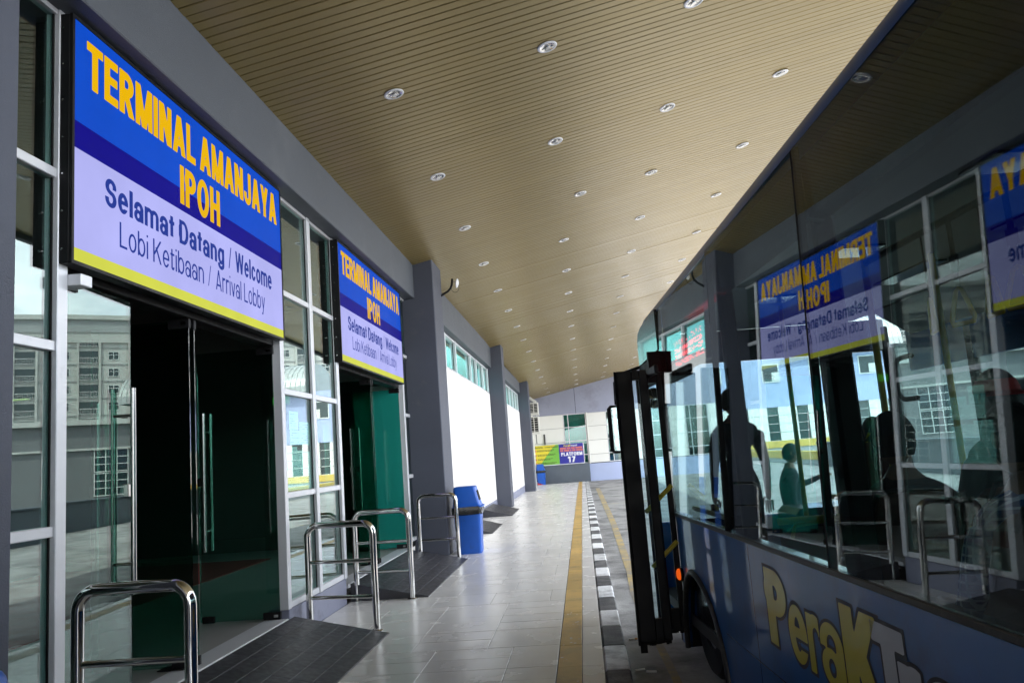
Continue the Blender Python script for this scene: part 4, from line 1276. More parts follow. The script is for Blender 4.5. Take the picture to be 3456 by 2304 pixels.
# window panes, each a flat sheet with its own slight set
PANES = [(0.985, 2.645, 0.010), (2.665, 4.185, 0.0122), (4.205, 6.10, 0.004), (6.12, 8.2, 0.003), (8.22, 8.95, 0.0)]
for (a, b, tw) in PANES:
    c_ = (a + b) / 2
    vs = []
    for dy in (0.0, 0.006):
        for s in (a, b):
            off = tw * (s - c_)
            vs += [(s, yl(ZB) + off + dy, ZB + 0.006), (s, yl(zt(s)) + off + dy, zt(s))]
    fs = [(0, 2, 3, 1), (4, 5, 7, 6), (0, 1, 5, 4), (2, 6, 7, 3), (0, 4, 6, 2), (1, 3, 7, 5)]
    MB().add(vs, fs).obj("window", G_bus, bus)
for s in (0.972, 2.655, 4.195, 6.11, 8.21):
    g = MB()
    z1 = zt(s)
    g.add([(s - 0.011, -0.003, ZB), (s + 0.011, -0.003, ZB), (s + 0.011, yl(z1) - 0.003, z1), (s - 0.011, yl(z1) - 0.003, z1), (s - 0.011, 0.03, ZB), (s + 0.011, 0.03, ZB), (s + 0.011, yl(z1) + 0.03, z1), (s - 0.011, yl(z1) + 0.03, z1)],
          [(0, 1, 2, 3), (7, 6, 5, 4), (0, 4, 5, 1), (1, 5, 6, 2), (2, 6, 7, 3), (3, 7, 4, 0)])
    g.obj("window_gasket", M_rubber, bus)
for (s, w) in ((2.66, 0.05), (4.16, 0.13), (6.11, 0.12), (8.21, 0.12)):
    MB().box(s - w / 2, s + w / 2, 0.10, 0.20, 0.25, 2.55, c=0.015).obj("window_post", M_black, bus)
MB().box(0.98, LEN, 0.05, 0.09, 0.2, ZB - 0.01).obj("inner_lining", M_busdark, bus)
# frit band: glass is painted black near the top
# roof: lofted sections
sec = []
for s in (0.0, 0.10, 0.30, 0.9, 2.0, 3.5, 5.0, 6.0, 7.5, LEN - 0.15, LEN):
    t_ = zt(s); lo = 0.0
    drop = 0.10 * max(0.0, 1 - s / 0.30) ** 2
    ins = 0.03 * max(0.0, 1 - s / 0.12)
    prof = [(yl(t_) - 0.004, t_ - 0.012), (yl(t_) - 0.004, t_ + 0.012), (yl(t_) + 0.006, t_ + 0.055 - drop * .5), (yl(t_) + 0.035, t_ + 0.085 - drop * .7), (0.22, t_ + 0.125 - drop), (0.60, t_ + 0.165 - drop), (1.225, t_ + 0.18 - drop)]
    full = prof + [(2.45 - y_, z_) for (y_, z_) in reversed(prof[:-1])]
    sec.append([(s, y_ + (ins if y_ < 1.2 else -ins if y_ > 1.25 else 0), z_) for (y_, z_) in full])
rf = MB()
n = len(sec[0]); vs = [p for q in sec for p in q]; fs = []
for i in range(len(sec) - 1):
    for k in range(n - 1):
        fs.append((i * n + k, i * n + k + 1, (i + 1) * n + k + 1, (i + 1) * n + k))
rf.add(vs, fs)
rf.add(sec[-1], [tuple(range(n))])
rf.obj("roof", M_buspaint, bus, smooth=35)
# lining of the ceiling, cove ducts along both sides
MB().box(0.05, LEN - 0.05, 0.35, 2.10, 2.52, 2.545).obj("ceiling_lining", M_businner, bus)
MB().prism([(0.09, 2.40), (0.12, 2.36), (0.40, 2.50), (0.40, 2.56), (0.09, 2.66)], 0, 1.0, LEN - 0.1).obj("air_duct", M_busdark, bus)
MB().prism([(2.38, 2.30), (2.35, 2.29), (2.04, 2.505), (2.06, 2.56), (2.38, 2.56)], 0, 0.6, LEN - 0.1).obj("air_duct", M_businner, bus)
vents = MB()
for q in range(5):
    vents.box(1.5 + 1.4 * q, 1.75 + 1.4 * q, 0.7, 0.95, 2.505, 2.52, c=0.004).box(1.9 + 1.4 * q, 2.6 + 1.4 * q, 1.45, 1.60, 2.508, 2.52)
vents.obj("ceiling_vent", M_busdark, bus)
# front: header over the doorway, corner post, windscreen, front panel
t0 = zt(0.0)
MB().prism([(0.02, 2.245), (0.972, 2.275), (0.972, zt(0.97) + 0.01), (0.25, zt(0.25) + 0.0), (0.08, zt(0) - 0.03), (0.02, zt(0) - 0.10)], 1, 0.032, 0.085).obj("door_header", M_busdark, bus)
MB().box(0.03, 0.93, 0.034, 0.10, 2.03, 2.243, c=0.004).box(0.06, 0.93, 0.104, 0.32, 2.05, 2.27, c=0.01).obj("door_motor_box", M_black, bus)
MB().box(0.945, 0.983, -0.004, 0.05, -0.05, 2.26, c=0.008).obj("door_post", M_black, bus)
MB().box(0.0, 0.045, 0.03, 0.09, -0.05, 2.26, c=0.012).obj("corner_post", M_black, bus)
MB().box(0.0, 0.05, 2.36, 2.43, -0.05, 2.45, c=0.012).obj("corner_post", M_black, bus)
MB().box(-0.02, 0.04, 0.04, 2.41, -0.05, 0.78, c=0.02).obj("front_panel", M_buspaint, bus)
MB().box(-0.01, 0.04, 0.05, 2.40, 2.22, 2.52, c=0.01).obj("front_header", M_busdark, bus)
MB().box(0.0, 0.006, 0.09, 2.36, 0.785, 2.215).obj("windscreen", G_busdoor, bus)
MB().box(0.05, 0.62, 1.15, 2.36, 0.3, 0.86, c=0.05).obj("dashboard", M_busdark, bus)
wheel_ = MB()
Mx = Matrix.Translation((0.66, 1.78, 0.98)) @ Matrix.Rotation(R(-62), 4, 'Y')
wheel_.tube([Mx @ Vector((0.22 * math.cos(2 * PI * k / 28), 0.22 * math.sin(2 * PI * k / 28), 0)) for k in range(28)], 0.014, 8, closed=True)
wheel_.tube([Mx @ Vector((-0.21, 0, 0)), Mx @ Vector((0.21, 0, 0))], 0.012, 8).tube([Mx @ Vector((0, 0, 0)), Mx @ Vector((0, 0, -0.35))], 0.025, 8)
wheel_.obj("steering_wheel", M_rubber, bus, smooth=50)
# floor, far side, rear
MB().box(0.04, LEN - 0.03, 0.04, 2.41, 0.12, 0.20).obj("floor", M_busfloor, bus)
MB().box(1.0, 1.02, 0.09, 0.75, 0.20, 0.88, c=0.006).obj("modesty_panel", M_busdark, bus)
MB().box(0.0, LEN, 2.415, 2.45, -0.05, 0.93, c=0.006).obj("far_side_panel", M_buspaint, bus)
MB().box(0.4, LEN, 2.405, 2.45, 1.98, zt(3) + 0.02).obj("far_side_header", M_buspaint, bus)
for (a, b) in ((0.10, 1.30), (1.38, 3.0), (3.1, 4.7), (4.8, 6.4), (6.5, 8.1), (8.2, 8.9)):
    MB().box(a, b, 2.428, 2.434, 0.93, 2.24).obj("far_window", G_bus, bus)
    if a > 1.2: MB().box(a + 0.02, b - 0.02, 2.421, 2.425, 0.94, 1.76).obj("added_dark_sheet", M_busdark, bus)  # opaque dark sheets added inside the panes to darken the cabin
for s in (0.05, 1.34, 3.05, 4.75, 6.45, 8.15, 8.95):
    MB().box(s - 0.045, s + 0.045, 2.40, 2.448, 0.93, 2.24, c=0.006).obj("far_window_post", M_black, bus)
MB().box(LEN - 0.03, LEN, 0.04, 2.41, -0.05, 1.3).box(LEN - 0.03, LEN, 0.04, 2.41, 2.2, 2.75).obj("rear_panel", M_buspaint, bus)
MB().box(LEN - 0.02, LEN - 0.014, 0.04, 2.41, 1.3, 2.2).obj("rear_window", G_bus, bus)
MB().box(0.05, LEN, 2.0, 2.41, 2.06, 2.10).obj("far_window_blind", M_black, bus) if False else None

# folded door leaves standing out from the doorway
def door_leaf(s, y0, y1, z0, z1, stile_l, stile_r, label=None):
    d = 0.035
    fr = MB()
    fr.box(s, s + d, y0, y0 + stile_l, z0, z1, c=0.008).box(s, s + d, y1 - stile_r, y1, z0, z1, c=0.008)
    fr.box(s, s + d, y0 + stile_l, y1 - stile_r, z1 - 0.075, z1).box(s, s + d, y0 + stile_l, y1 - stile_r, z0, z0 + 0.16)
    o = fr.obj("door_leaf", M_black, bus)
    MB().box(s + 0.014, s + 0.020, y0 + stile_l - 0.004, y1 - stile_r + 0.004, z0 + 0.155, z1 - 0.07).obj("door_glass", G_busdoor, o)
    seal = MB()
    r5 = random.Random(int(s * 100))
    seal.box(s + 0.004, s + 0.030, y0 - 0.012, y0 + 0.002, z0 - 0.02, z1)
    yy = y0
    while yy < y1 - 0.01:
        w_ = r5.uniform(0.010, 0.022)
        seal.box(s + 0.010, s + 0.022, yy, yy + w_, z0 - (0.075 if yy < y0 + 0.05 else r5.uniform(0.012, 0.03)), z0 + 0.004)
        yy += w_
    seal.obj("rubber_seal", M_rubber, o)
    return o
dl = door_leaf(1.47, -0.411, -0.172, 0.085, 2.065, 0.124, 0.066)
MB().tube([(1.452, -0.262, 0.60), (1.452, -0.06, 0.775)], 0.017, 12).obj("grab_bar", M_pole, dl, smooth=50)
MB().tube([(1.452, -0.275, 1.00), (1.452, -0.06, 1.185)], 0.017, 12).obj("grab_bar", M_pole, dl, smooth=50)
dl2 = door_leaf(1.16, -0.195, -0.003, 0.085, 2.06, 0.085, 0.045)
MB().box(0.92, 1.50, -0.11, -0.075, 2.03, 2.10, c=0.01).prism([(0.93, 2.085), (1.02, 2.085), (0.99, 2.26), (0.955, 2.26)], 1, -0.06, 0.06).obj("door_arm", M_black, bus)

# side mirror, round kerb mirror
mr = MB().box(-0.10, -0.03, -0.305, -0.165, 1.44, 1.895, c=0.03).obj("side_mirror", M_black, bus)
MB().box(-0.0295, -0.026, -0.272, -0.178, 1.465, 1.87).obj("mirror_glass", M_chrome, mr)
MB().tube([(-0.04, 0.05, 2.24), (-0.08, -0.14, 2.19), (-0.085, -0.205, 2.11), (-0.085, -0.21, 1.90)], 0.016, 10).tube([(-0.07, -0.195, 2.05), (-0.07, -0.165, 2.02), (-0.07, -0.17, 1.92)], 0.010, 8).obj("mirror_arm", M_black, mr, smooth=50)
Mx = Matrix.Translation((0.10, 0.13, 1.93)) @ Matrix.Rotation(R(80), 4, 'Y')
MB().lathe([(0.0, 0.03), (0.06, 0.022), (0.095, 0.0), (0.10, -0.02), (0.0, -0.03)], n=22, M=Mx).obj("round_mirror", M_chrome, bus, smooth=40)
# amber side marker
Mx = Matrix.Translation((1.225, -0.004, 0.50)) @ Matrix.Rotation(PI / 2, 4, 'X')
lampb = MB().lathe([(0.050, -0.004), (0.050, 0.012), (0.044, 0.018)], n=22, M=Mx).obj("marker_lamp", M_black, bus, smooth=40)
MB().lathe([(0.044, 0.014), (0.042, 0.030), (0.028, 0.040), (0.0, 0.043)], n=22, M=Mx).obj("amber_lens", E_amber, lampb, smooth=40)

# lettering along the side, each letter with its dark outline
BUX, BUZ = (1, 0, 0), (0, 0, 1)
LET = [("P", 3.305, 3.60, 0.475, 0.845, M_lettery), ("e", 3.605, 3.835, 0.475, 0.725, M_lettery), ("r", 3.845, 3.985, 0.475, 0.725, M_lettery), ("a", 3.99, 4.225, 0.475, 0.725, M_lettery),
       ("K", 4.235, 4.555, 0.475, 0.835, M_lettery), ("T", 4.50, 4.74, 0.475, 0.825, M_letterw), ("r", 4.68, 4.83, 0.475, 0.725, M_letterw), ("a", 4.85, 5.08, 0.475, 0.725, M_letterw), ("n", 5.10, 5.33, 0.475, 0.725, M_letterw),
       ("s", 5.35, 5.56, 0.475, 0.725, M_letterw), ("i", 5.58, 5.66, 0.475, 0.83, M_letterw), ("t", 5.68, 5.83, 0.475, 0.79, M_letterw)]
for (ch, a, b, z0, z1, m) in LET:
    xhk = 1.0 if (ch.isupper() or ch in 'it') else 0.735
    hh = (z1 - z0) / xhk
    if ch == 't': hh = (z1 - z0) / 0.93
    tk = 0.25 if ch.isupper() else (0.17 if ch in "ra" else 0.19)
    place_line("letter_outline", ch, M_lettero, bus, (a, -0.0010, z0), BUX, BUZ, tk, b - a, hh, grow=0.040)
    place_line("letter", ch, m, bus, (a, -0.0020, z0), BUX, BUZ, tk, b - a, hh)

# red lit panel added inside the first pane to imitate a sign's reflection
led = MB().box(1.00, 2.02, 0.16, 0.24, 2.07, 2.33, c=0.01).obj("led_reflection_panel", M_black, bus)
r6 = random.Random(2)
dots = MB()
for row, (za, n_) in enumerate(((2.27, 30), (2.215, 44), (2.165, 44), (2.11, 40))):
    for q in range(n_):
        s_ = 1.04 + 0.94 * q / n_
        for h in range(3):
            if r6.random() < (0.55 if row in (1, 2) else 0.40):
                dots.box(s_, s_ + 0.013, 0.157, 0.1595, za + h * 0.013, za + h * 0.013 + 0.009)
o = dots.obj("led_reflection_dots", E_ledrefl, led); o['kind'] = 'stuff'

# poles, rails, loop
def pole(pts, r=0.018, m=None, name="grab_pole"):
    return MB().tube(pts, r, 12).obj(name, m or M_pole, bus, smooth=50)
pole([(3.17, 0.80, 0.2), (3.17, 0.80, 2.52)])
pole([(2.78, 1.40, 0.2), (2.78, 1.40, 2.52)])
pole([(1.24, 1.00, 0.2), (1.24, 1.00, 2.52)])
pole([(5.6, 0.95, 0.2), (5.6, 0.95, 2.52)])
pole([(1.3, 1.2, 1.0), (2.6, 1.2, 1.0)], 0.020)
pole([(2.95, 0.22, 1.02), (2.95, 0.90, 1.02)], 0.020)
pole([(1.15, 0.16, 0.98), (2.1, 0.16, 0.98)], 0.018)
pole([(3.4, 0.70, 2.36), (7.6, 0.70, 2.36)], 0.018, M_black, "strap_rail")
pole([(3.4, 1.75, 2.36), (7.6, 1.75, 2.36)], 0.018, M_black, "strap_rail")
lp = [(0, 0.16, 0.17)] + [(0, 0.0 - 0.0, 0.0)]
loop_pts = [Vector((1.42, 1.9, 2.03)), Vector((1.28, 1.9, 2.03))] + [Vector((1.25 - 0.12 * math.sin(a), 1.9, 1.93 + 0.10 * math.cos(a))) for a in [PI / 2 * q / 5 for q in range(1, 6)]] + [Vector((1.13, 1.9, 1.82))] + [Vector((1.25 - 0.12 * math.cos(a), 1.9, 1.80 - 0.10 * math.sin(a))) for a in [PI / 2 * q / 5 for q in range(1, 6)]] + [Vector((1.42, 1.9, 1.70))]
pole(loop_pts, 0.020, M_black, "grab_loop")
for i, (s, y_) in enumerate(((3.95, 0.70), (4.18, 0.70), (4.40, 0.70), (4.57, 0.70), (5.2, 0.70), (5.7, 0.70), (4.3, 1.75), (5.0, 1.75))):
    rot = Matrix.Translation((s, y_, 0)) @ Matrix.Rotation(R((-20, 12, -8, 25, 5, -12, 9, 0)[i]), 4, 'Z')
    st = MB().box(-0.012, 0.012, -0.0025, 0.0025, 2.06, 2.36, M=rot).box(-0.022, 0.022, -0.004, 0.004, 2.14, 2.20, M=rot).obj("strap", M_strap, bus)
    tri = [(0.0, 2.055), (0.018, 2.045), (0.062, 1.925), (0.056, 1.905), (-0.056, 1.905), (-0.062, 1.925), (-0.018, 2.045)]
    MB().tube([rot @ Vector((x, 0, z)) for x, z in tri], 0.010, 10, closed=True).obj("strap_handle", M_handle, st, smooth=60)

# seats: shell back, cushion, frame and grab handle
def make_seat(s, y, back_h=1.26, z0=0.2):
    """Faces the front (-x); s is where the back stands; y its centre."""
    st = bpy.data.objects.new("seat", None); COL.objects.link(st); st.parent = bus; st.location = (s, y, z0)
    hb = back_h - z0
    secs = []
    for (z, hw, dx, th) in ((0.34, 0.19, -0.02, 0.03), (0.45, 0.215, 0.0, 0.035), (0.65, 0.225, 0.03, 0.035), (hb - 0.20, 0.225, 0.065, 0.032), (hb - 0.06, 0.205, 0.085, 0.028), (hb - 0.012, 0.16, 0.092, 0.022), (hb, 0.08, 0.094, 0.012)):
        sec_ = []
        for k in range(14):
            a = 2 * PI * k / 14
            yy = hw * math.cos(a)
            bow = 0.05 * (yy / 0.225) ** 2
            sec_.append((dx - bow + th * math.sin(a), yy, z))
        secs.append(sec_)
    m_ = MB(); loft(m_, secs); m_.obj("seat_back", M_seat, st, smooth=60)
    secs = []
    for (z, k_) in ((0.36, 0.9), (0.37, 1.0), (0.42, 1.0), (0.435, 0.93)):
        secs.append([(x * k_ - 0.24, yy * k_, z) for x, yy in rrect(0.22, 0.215, 0.07)])
    m_ = MB(); loft(m_, secs); m_.obj("seat_cushion", M_seat, st, smooth=50)
    MB().tube([(-0.10, -0.12, 0.01), (-0.10, -0.12, 0.36)], 0.018, 8).tube([(-0.10, 0.12, 0.01), (-0.10, 0.12, 0.36)], 0.018, 8).tube([(-0.35, 0, 0.01), (-0.35, 0, 0.36)], 0.018, 8).obj("seat_frame", M_bustrim, st)
    MB().tube([(0.085, -0.16, hb - 0.06), (0.12, -0.15, hb + 0.005), (0.13, 0.0, hb + 0.02), (0.12, 0.15, hb + 0.005), (0.085, 0.16, hb - 0.06)], 0.012, 8).obj("seat_handle", M_pole if s < 3.2 else M_bustrim, st, smooth=60)
for (s, y_, h) in ((2.95, 0.42, 1.00), (3.98, 0.42, 1.22), (4.93, 0.42, 1.22), (3.98, 0.92, 1.22), (4.93, 0.92, 1.22), (5.95, 0.42, 1.25), (5.95, 0.92, 1.25), (3.5, 2.05, 1.22), (4.5, 2.05, 1.22), (5.5, 2.05, 1.25), (4.5, 1.6, 1.22)):
    make_seat(s, y_, h)
make_seat(0.98, 1.78, 1.45, 0.25)

# ================================================================== PEOPLE
def head_mesh(mb_v, mb_f, mi, c, fwd, upv, s=1.0, mats=(0, 1)):
    """A head with brow, nose, mouth, chin and ears added at c (centre), looking along fwd."""
    fwd = Vector(fwd).normalized(); upv = Vector(upv); side = upv.cross(fwd).normalized(); upv = fwd.cross(side).normalized()
    bm = bmesh.new()
    bmesh.ops.create_uvsphere(bm, u_segments=32, v_segments=22, radius=1.0)
    base = len(mb_v)
    for v in bm.verts:
        x, y, z = v.co                       # y forward here, x side
        X, Y, Z = x * 0.077, y * 0.098, z * 0.118
        if z < 0: X *= 1 - 0.22 * (-z) ** 1.5; Y *= 1 - 0.12 * (-z)
        if y > 0.2:
            f = (y - 0.2) / 0.8
            Y -= 0.010 * f * max(0.0, 1 - ((z - 0.10) / 0.16) ** 2) * (1 if abs(x) > 0.16 else 0.2)       # eye hollows
            Y += 0.024 * f * max(0.0, 1 - (x / 0.17) ** 2) * max(0.0, 1 - ((z + 0.14) / 0.24) ** 2)       # nose
            Y += 0.008 * f * max(0.0, 1 - (x / 0.38) ** 2) * max(0.0, 1 - ((z + 0.46) / 0.10) ** 2)       # lips
            Y += 0.016 * f * max(0.0, 1 - (x / 0.40) ** 2) * max(0.0, 1 - ((z + 0.80) / 0.22) ** 2)       # chin
            Y += 0.006 * f * max(0.0, 1 - ((z - 0.26) / 0.10) ** 2)                                       # brow
        mb_v.append(tuple(Vector(c) + (side * X + fwd * Y + upv * Z) * s))
    for f in bm.faces:
        mb_f.append(tuple(base + v.index for v in f.verts)); mi.append(mats[0])
    bm.free()
    for sx in (-1, 1):                        # ears
        bm = bmesh.new(); bmesh.ops.create_uvsphere(bm, u_segments=10, v_segments=8, radius=1.0)
        base = len(mb_v)
        for v in bm.verts:
            mb_v.append(tuple(Vector(c) + (side * (sx * 0.078 + v.co.x * 0.011) + fwd * (-0.008 + v.co.y * 0.020) + upv * (0.0 + v.co.z * 0.033)) * s))
        for f in bm.faces:
            mb_f.append(tuple(base + v.index for v in f.verts)); mi.append(mats[0])
        bm.free()
    for sx in (-1, 1):                        # eyes
        bm = bmesh.new(); bmesh.ops.create_uvsphere(bm, u_segments=10, v_segments=8, radius=1.0)
        base = len(mb_v)
        for v in bm.verts:
            mb_v.append(tuple(Vector(c) + (side * (sx * 0.030 + v.co.x * 0.013) + fwd * (0.076 + v.co.y * 0.010) + upv * (0.012 + v.co.z * 0.0075)) * s))
        for f in bm.faces:
            mb_f.append(tuple(base + v.index for v in f.verts)); mi.append(mats[1])
        bm.free()

def skin_body(joints, edges, root):
    """Skin modifier grown over a skeleton, returned as plain vertices and faces."""
    names = list(joints)
    me = bpy.data.meshes.new("body")
    me.from_pydata([joints[n][0] for n in names], [(names.index(a), names.index(b)) for a, b in edges], [])
    ob = bpy.data.objects.new("body", me); COL.objects.link(ob)
    sk = ob.modifiers.new("skin", 'SKIN'); sk.use_smooth_shade = True
    ss = ob.modifiers.new("sub", 'SUBSURF'); ss.levels = 2; ss.render_levels = 2
    sv = me.skin_vertices[0].data
    for i, n in enumerate(names):
        r = joints[n][1]
        sv[i].radius = r if isinstance(r, tuple) else (r, r)
        sv[i].use_root = (n == root)
    dg = bpy.context.evaluated_depsgraph_get()
    m2 = bpy.data.meshes.new_from_object(ob.evaluated_get(dg))
    V = [tuple(v.co) for v in m2.vertices]; Fc = [tuple(p.vertices) for p in m2.polygons]
    bpy.data.objects.remove(ob); bpy.data.meshes.remove(me); bpy.data.meshes.remove(m2)
    return V, Fc

def person(label, loc, heading, pose, shirt, group=None, trousers=None, short_sleeve=True, headwear=None, hair=True, arm_up=None, look=None, hand_fwd=0.0):
    """Built facing +x, z up, seat or floor at z = 0; heading turns it."""
    tr_m = trousers or M_trouser
    if pose == 'sit':
        hip = 0.44; kx = 0.43; J = {}
        J['pelvis'] = ((0, 0, hip + 0.06), (0.15, 0.11)); J['waist'] = ((-0.02, 0, hip + 0.20), (0.145, 0.10)); J['chest'] = ((-0.03, 0, hip + 0.38), (0.165, 0.115)); J['upper'] = ((-0.03, 0, hip + 0.50), (0.15, 0.09)); J['neck'] = ((-0.015, 0, hip + 0.60), 0.064); J['nape'] = ((0.0, 0, hip + 0.66), 0.060)
        for s, q in ((1, 'l'), (-1, 'r')):
            J['hip' + q] = ((0.02, s * 0.10, hip + 0.03), 0.088); J['knee' + q] = ((kx, s * 0.12, hip + 0.04), 0.062); J['shin' + q] = ((kx + 0.03, s * 0.12, 0.25), 0.052); J['ank' + q] = ((kx + 0.02, s * 0.12, 0.08), 0.040); J['toe' + q] = ((kx + 0.20, s * 0.13, 0.035), 0.034)
        base = hip
    else:
        hip = 0.88; J = {}
        J['pelvis'] = ((0, 0, hip + 0.04), (0.15, 0.105)); J['waist'] = ((0, 0, hip + 0.20), (0.14, 0.095)); J['chest'] = ((0, 0, hip + 0.37), (0.165, 0.112)); J['upper'] = ((0, 0, hip + 0.48), (0.15, 0.088)); J['neck'] = ((0.01, 0, hip + 0.58), 0.063); J['nape'] = ((0.015, 0, hip + 0.64), 0.060)
        for s, q in ((1, 'l'), (-1, 'r')):
            J['hip' + q] = ((0, s * 0.095, hip - 0.06), 0.088); J['knee' + q] = ((0.02 * s, s * 0.10, 0.47), 0.060); J['shin' + q] = ((-0.01, s * 0.10, 0.30), 0.055); J['ank' + q] = ((-0.02, s * 0.10, 0.08), 0.040); J['toe' + q] = ((0.15, s * 0.12, 0.035), 0.034)
        base = hip
    E = [('pelvis', 'waist'), ('waist', 'chest'), ('chest', 'upper'), ('upper', 'neck'), ('neck', 'nape')]
    for s, q in ((1, 'l'), (-1, 'r')):
        E += [('pelvis', 'hip' + q), ('hip' + q, 'knee' + q), ('knee' + q, 'shin' + q), ('shin' + q, 'ank' + q), ('ank' + q, 'toe' + q)]
        sh = Vector(J['upper'][0]) + Vector((0, s * 0.175, -0.015))
        if pose == 'sit' or hand_fwd:
            el = sh + Vector((0.06, s * 0.06, -0.27)); wr = el + Vector((0.22, -s * 0.04, -0.02 + hand_fwd))
        else:
            el = sh + Vector((-0.02, s * 0.05, -0.28)); wr = el + Vector((0.05, s * 0.01, -0.25))
        if arm_up == q:
            el = sh + Vector((0.20, s * 0.06, -0.12)); wr = el + Vector((0.20, -s * 0.02, 0.08))
        d = (wr - el).normalized()
        J['sho' + q] = (tuple(sh), 0.066); J['elb' + q] = (tuple(el), 0.043); J['wri' + q] = (tuple(wr), 0.029)
        J['palm' + q] = (tuple(wr + d * 0.07), (0.036, 0.018))
        E += [('upper', 'sho' + q), ('sho' + q, 'elb' + q), ('elb' + q, 'wri' + q), ('wri' + q, 'palm' + q)]
    V, Fc = skin_body(J, E, 'pelvis')
    # fingers: five short tapered chains rooted inside each palm
    fing = MB()
    for s, q in ((1, 'l'), (-1, 'r')):
        p = Vector(J['palm' + q][0]); d = (p - Vector(J['wri' + q][0])).normalized()
        sd = d.cross(Vector((0, 0, 1))).normalized(); dn = Vector((0, 0, -1))
        for k, ln in enumerate((0.068, 0.078, 0.073, 0.058)):
            o = p + sd * ((k - 1.5) * 0.019)
            fing.tube([o, o + d * ln * 0.5 + dn * 0.006, o + d * ln * 0.85 + dn * 0.028, o + d * ln * 0.9 + dn * 0.042], [0.0095, 0.009, 0.0075, 0.005], 8)
        o = p - d * 0.03 + sd * s * 0.028
        fing.tube([o, o + d * 0.03 + sd * s * 0.022, o + d * 0.058 + sd * s * 0.022 + dn * 0.012], [0.012, 0.010, 0.007], 8)
    zs = base
    mi = []
    nz = J['neck'][0][2] - 0.035
    for f in Fc:
        c = Vector((0, 0, 0))
        for i in f: c += Vector(V[i])
        c /= len(f)
        arm = abs(c.y) > 0.185 and c.z > base - 0.25
        dl_ = min((c - Vector(J['elb' + q][0])).length for q in 'lr')
        fore = min((c - Vector(J['wri' + q][0])).length for q in 'lr') < 0.20
        if c.z > nz and abs(c.y) < 0.09: mi.append(0)
        elif fore and short_sleeve and c.z > 0.3: mi.append(0)
        elif min((c - Vector(J['palm' + q][0])).length for q in 'lr') < 0.10: mi.append(0)
        elif c.z > base + 0.06 or arm: mi.append(1)
        elif c.z < 0.09: mi.append(3)
        else: mi.append(2)
    V = list(V); Fc = list(Fc)
    hc = Vector(J['nape'][0]) + Vector((0.03, 0, 0.098))
    lk = Vector(look) if look else Vector((1, 0, -0.05))
    head_mesh(V, Fc, mi, hc, lk, (0, 0, 1), 1.0, (0, 3))
    o_ = len(V); V += fing.v; Fc += [tuple(i + o_ for i in f) for f in fing.f]; mi += [0] * len(fing.f)
    me = bpy.data.meshes.new("person")
    me.from_pydata(V, [], Fc)
    for m in (M_skin, shirt, tr_m, M_black): me.materials.append(m)
    me.polygons.foreach_set("material_index", mi)
    me.shade_smooth()
    p = link("person", me)
    tag(p, label, "person", group)
    p.location = loc; p.rotation_euler = (0, 0, heading)
    side = Vector((0, 0, 1)).cross(lk).normalized(); upv = lk.normalized().cross(side)
    HM = Matrix(((side.x, lk.normalized().x, upv.x, hc.x), (side.y, lk.normalized().y, upv.y, hc.y), (side.z, lk.normalized().z, upv.z, hc.z), (0, 0, 0, 1)))
    def cap_shell(z0, grow, name, m, cut_front=0.0, full=True):
        bm = bmesh.new(); bmesh.ops.create_uvsphere(bm, u_segments=28, v_segments=20, radius=1.0)
        vs = []; fs = []
        for v in bm.verts:
            x, y, z = v.co
            vs.append(HM @ Vector((x * (0.077 + grow), y * (0.098 + grow), z * (0.118 + grow))))
        for f in bm.faces:
            c = f.calc_center_median()
            lim = z0 + (cut_front * max(0.0, c.y) if cut_front else 0.0)
            if c.z > lim: fs.append(tuple(v.index for v in f.verts))
        bm.free()
        return MB().add(vs, fs).obj(name, m, p, smooth=60)
    if hair:
        cap_shell(-0.55, 0.010, "hair", M_hair, 1.15)
    if headwear:
        m, kind = headwear
        cap_shell(0.22, 0.016, "cap", m, 0.10)
        sgn = 1 if kind != 'back' else -1
        br = MB(); n_ = 12
        vs = []
        for lay in (0.0, -0.006):
            for k in range(n_ + 1):
                a = -1.05 + 2.1 * k / n_
                for rr, dz in ((0.96, 0.0), (1.75, -0.020)):
                    vs.append(HM @ Vector((math.sin(a) * 0.092 * (rr if rr < 1 else 1.05), sgn * math.cos(a) * 0.112 * rr + (0 if rr < 1 else -sgn * 0.02), 0.030 + dz + lay)))
        w_ = 2 * (n_ + 1); fs = []
        for k in range(n_):
            a0 = 2 * k
            fs.append((a0, a0 + 1, a0 + 3, a0 + 2)); fs.append((w_ + a0, w_ + a0 + 2, w_ + a0 + 3, w_ + a0 + 1))
            fs.append((a0 + 1, w_ + a0 + 1, w_ + a0 + 3, a0 + 3)); fs.append((a0, a0 + 2, w_ + a0 + 2, w_ + a0))
        br.add(vs, fs).obj("cap_brim", M_capred if kind == 'back' else m, p, smooth=50)
        if kind == 'back':
            bm = bmesh.new(); bmesh.ops.create_uvsphere(bm, u_segments=28, v_segments=20, radius=1.0)
            vs = [HM @ Vector((v.co.x * 0.096, v.co.y * 0.117, v.co.z * 0.137)) for v in bm.verts]
            fs = [tuple(v.index for v in f.verts) for f in bm.faces if f.calc_center_median().z > 0.10 and f.calc_center_median().z < 0.62 and f.calc_center_median().y < 0.35]
            bm.free()
            MB().add(vs, fs).obj("cap_panel", M_capred, p, smooth=60)
    return p
def in_bus(s, y, z):
    return BM @ Vector((s, y, z))
HF = PI / 2 + BPHI          # heading of the bus front
PG = "passengers inside the bus"
person("seated passenger in a peaked cap behind the yellow pole, facing the front of the bus", in_bus(3.86, 0.50, 0.24), HF, 'sit', M_shirtbrn, PG, headwear=(M_shirtdark, 'front'), look=(1, 0.12, -0.04))
person("seated passenger in a black cap with a red panel, beyond the strap handles", in_bus(3.84, 1.02, 0.40), HF, 'sit', M_shirtgrn, PG, headwear=(M_capblack, 'back'), look=(1, -0.1, 0.02))
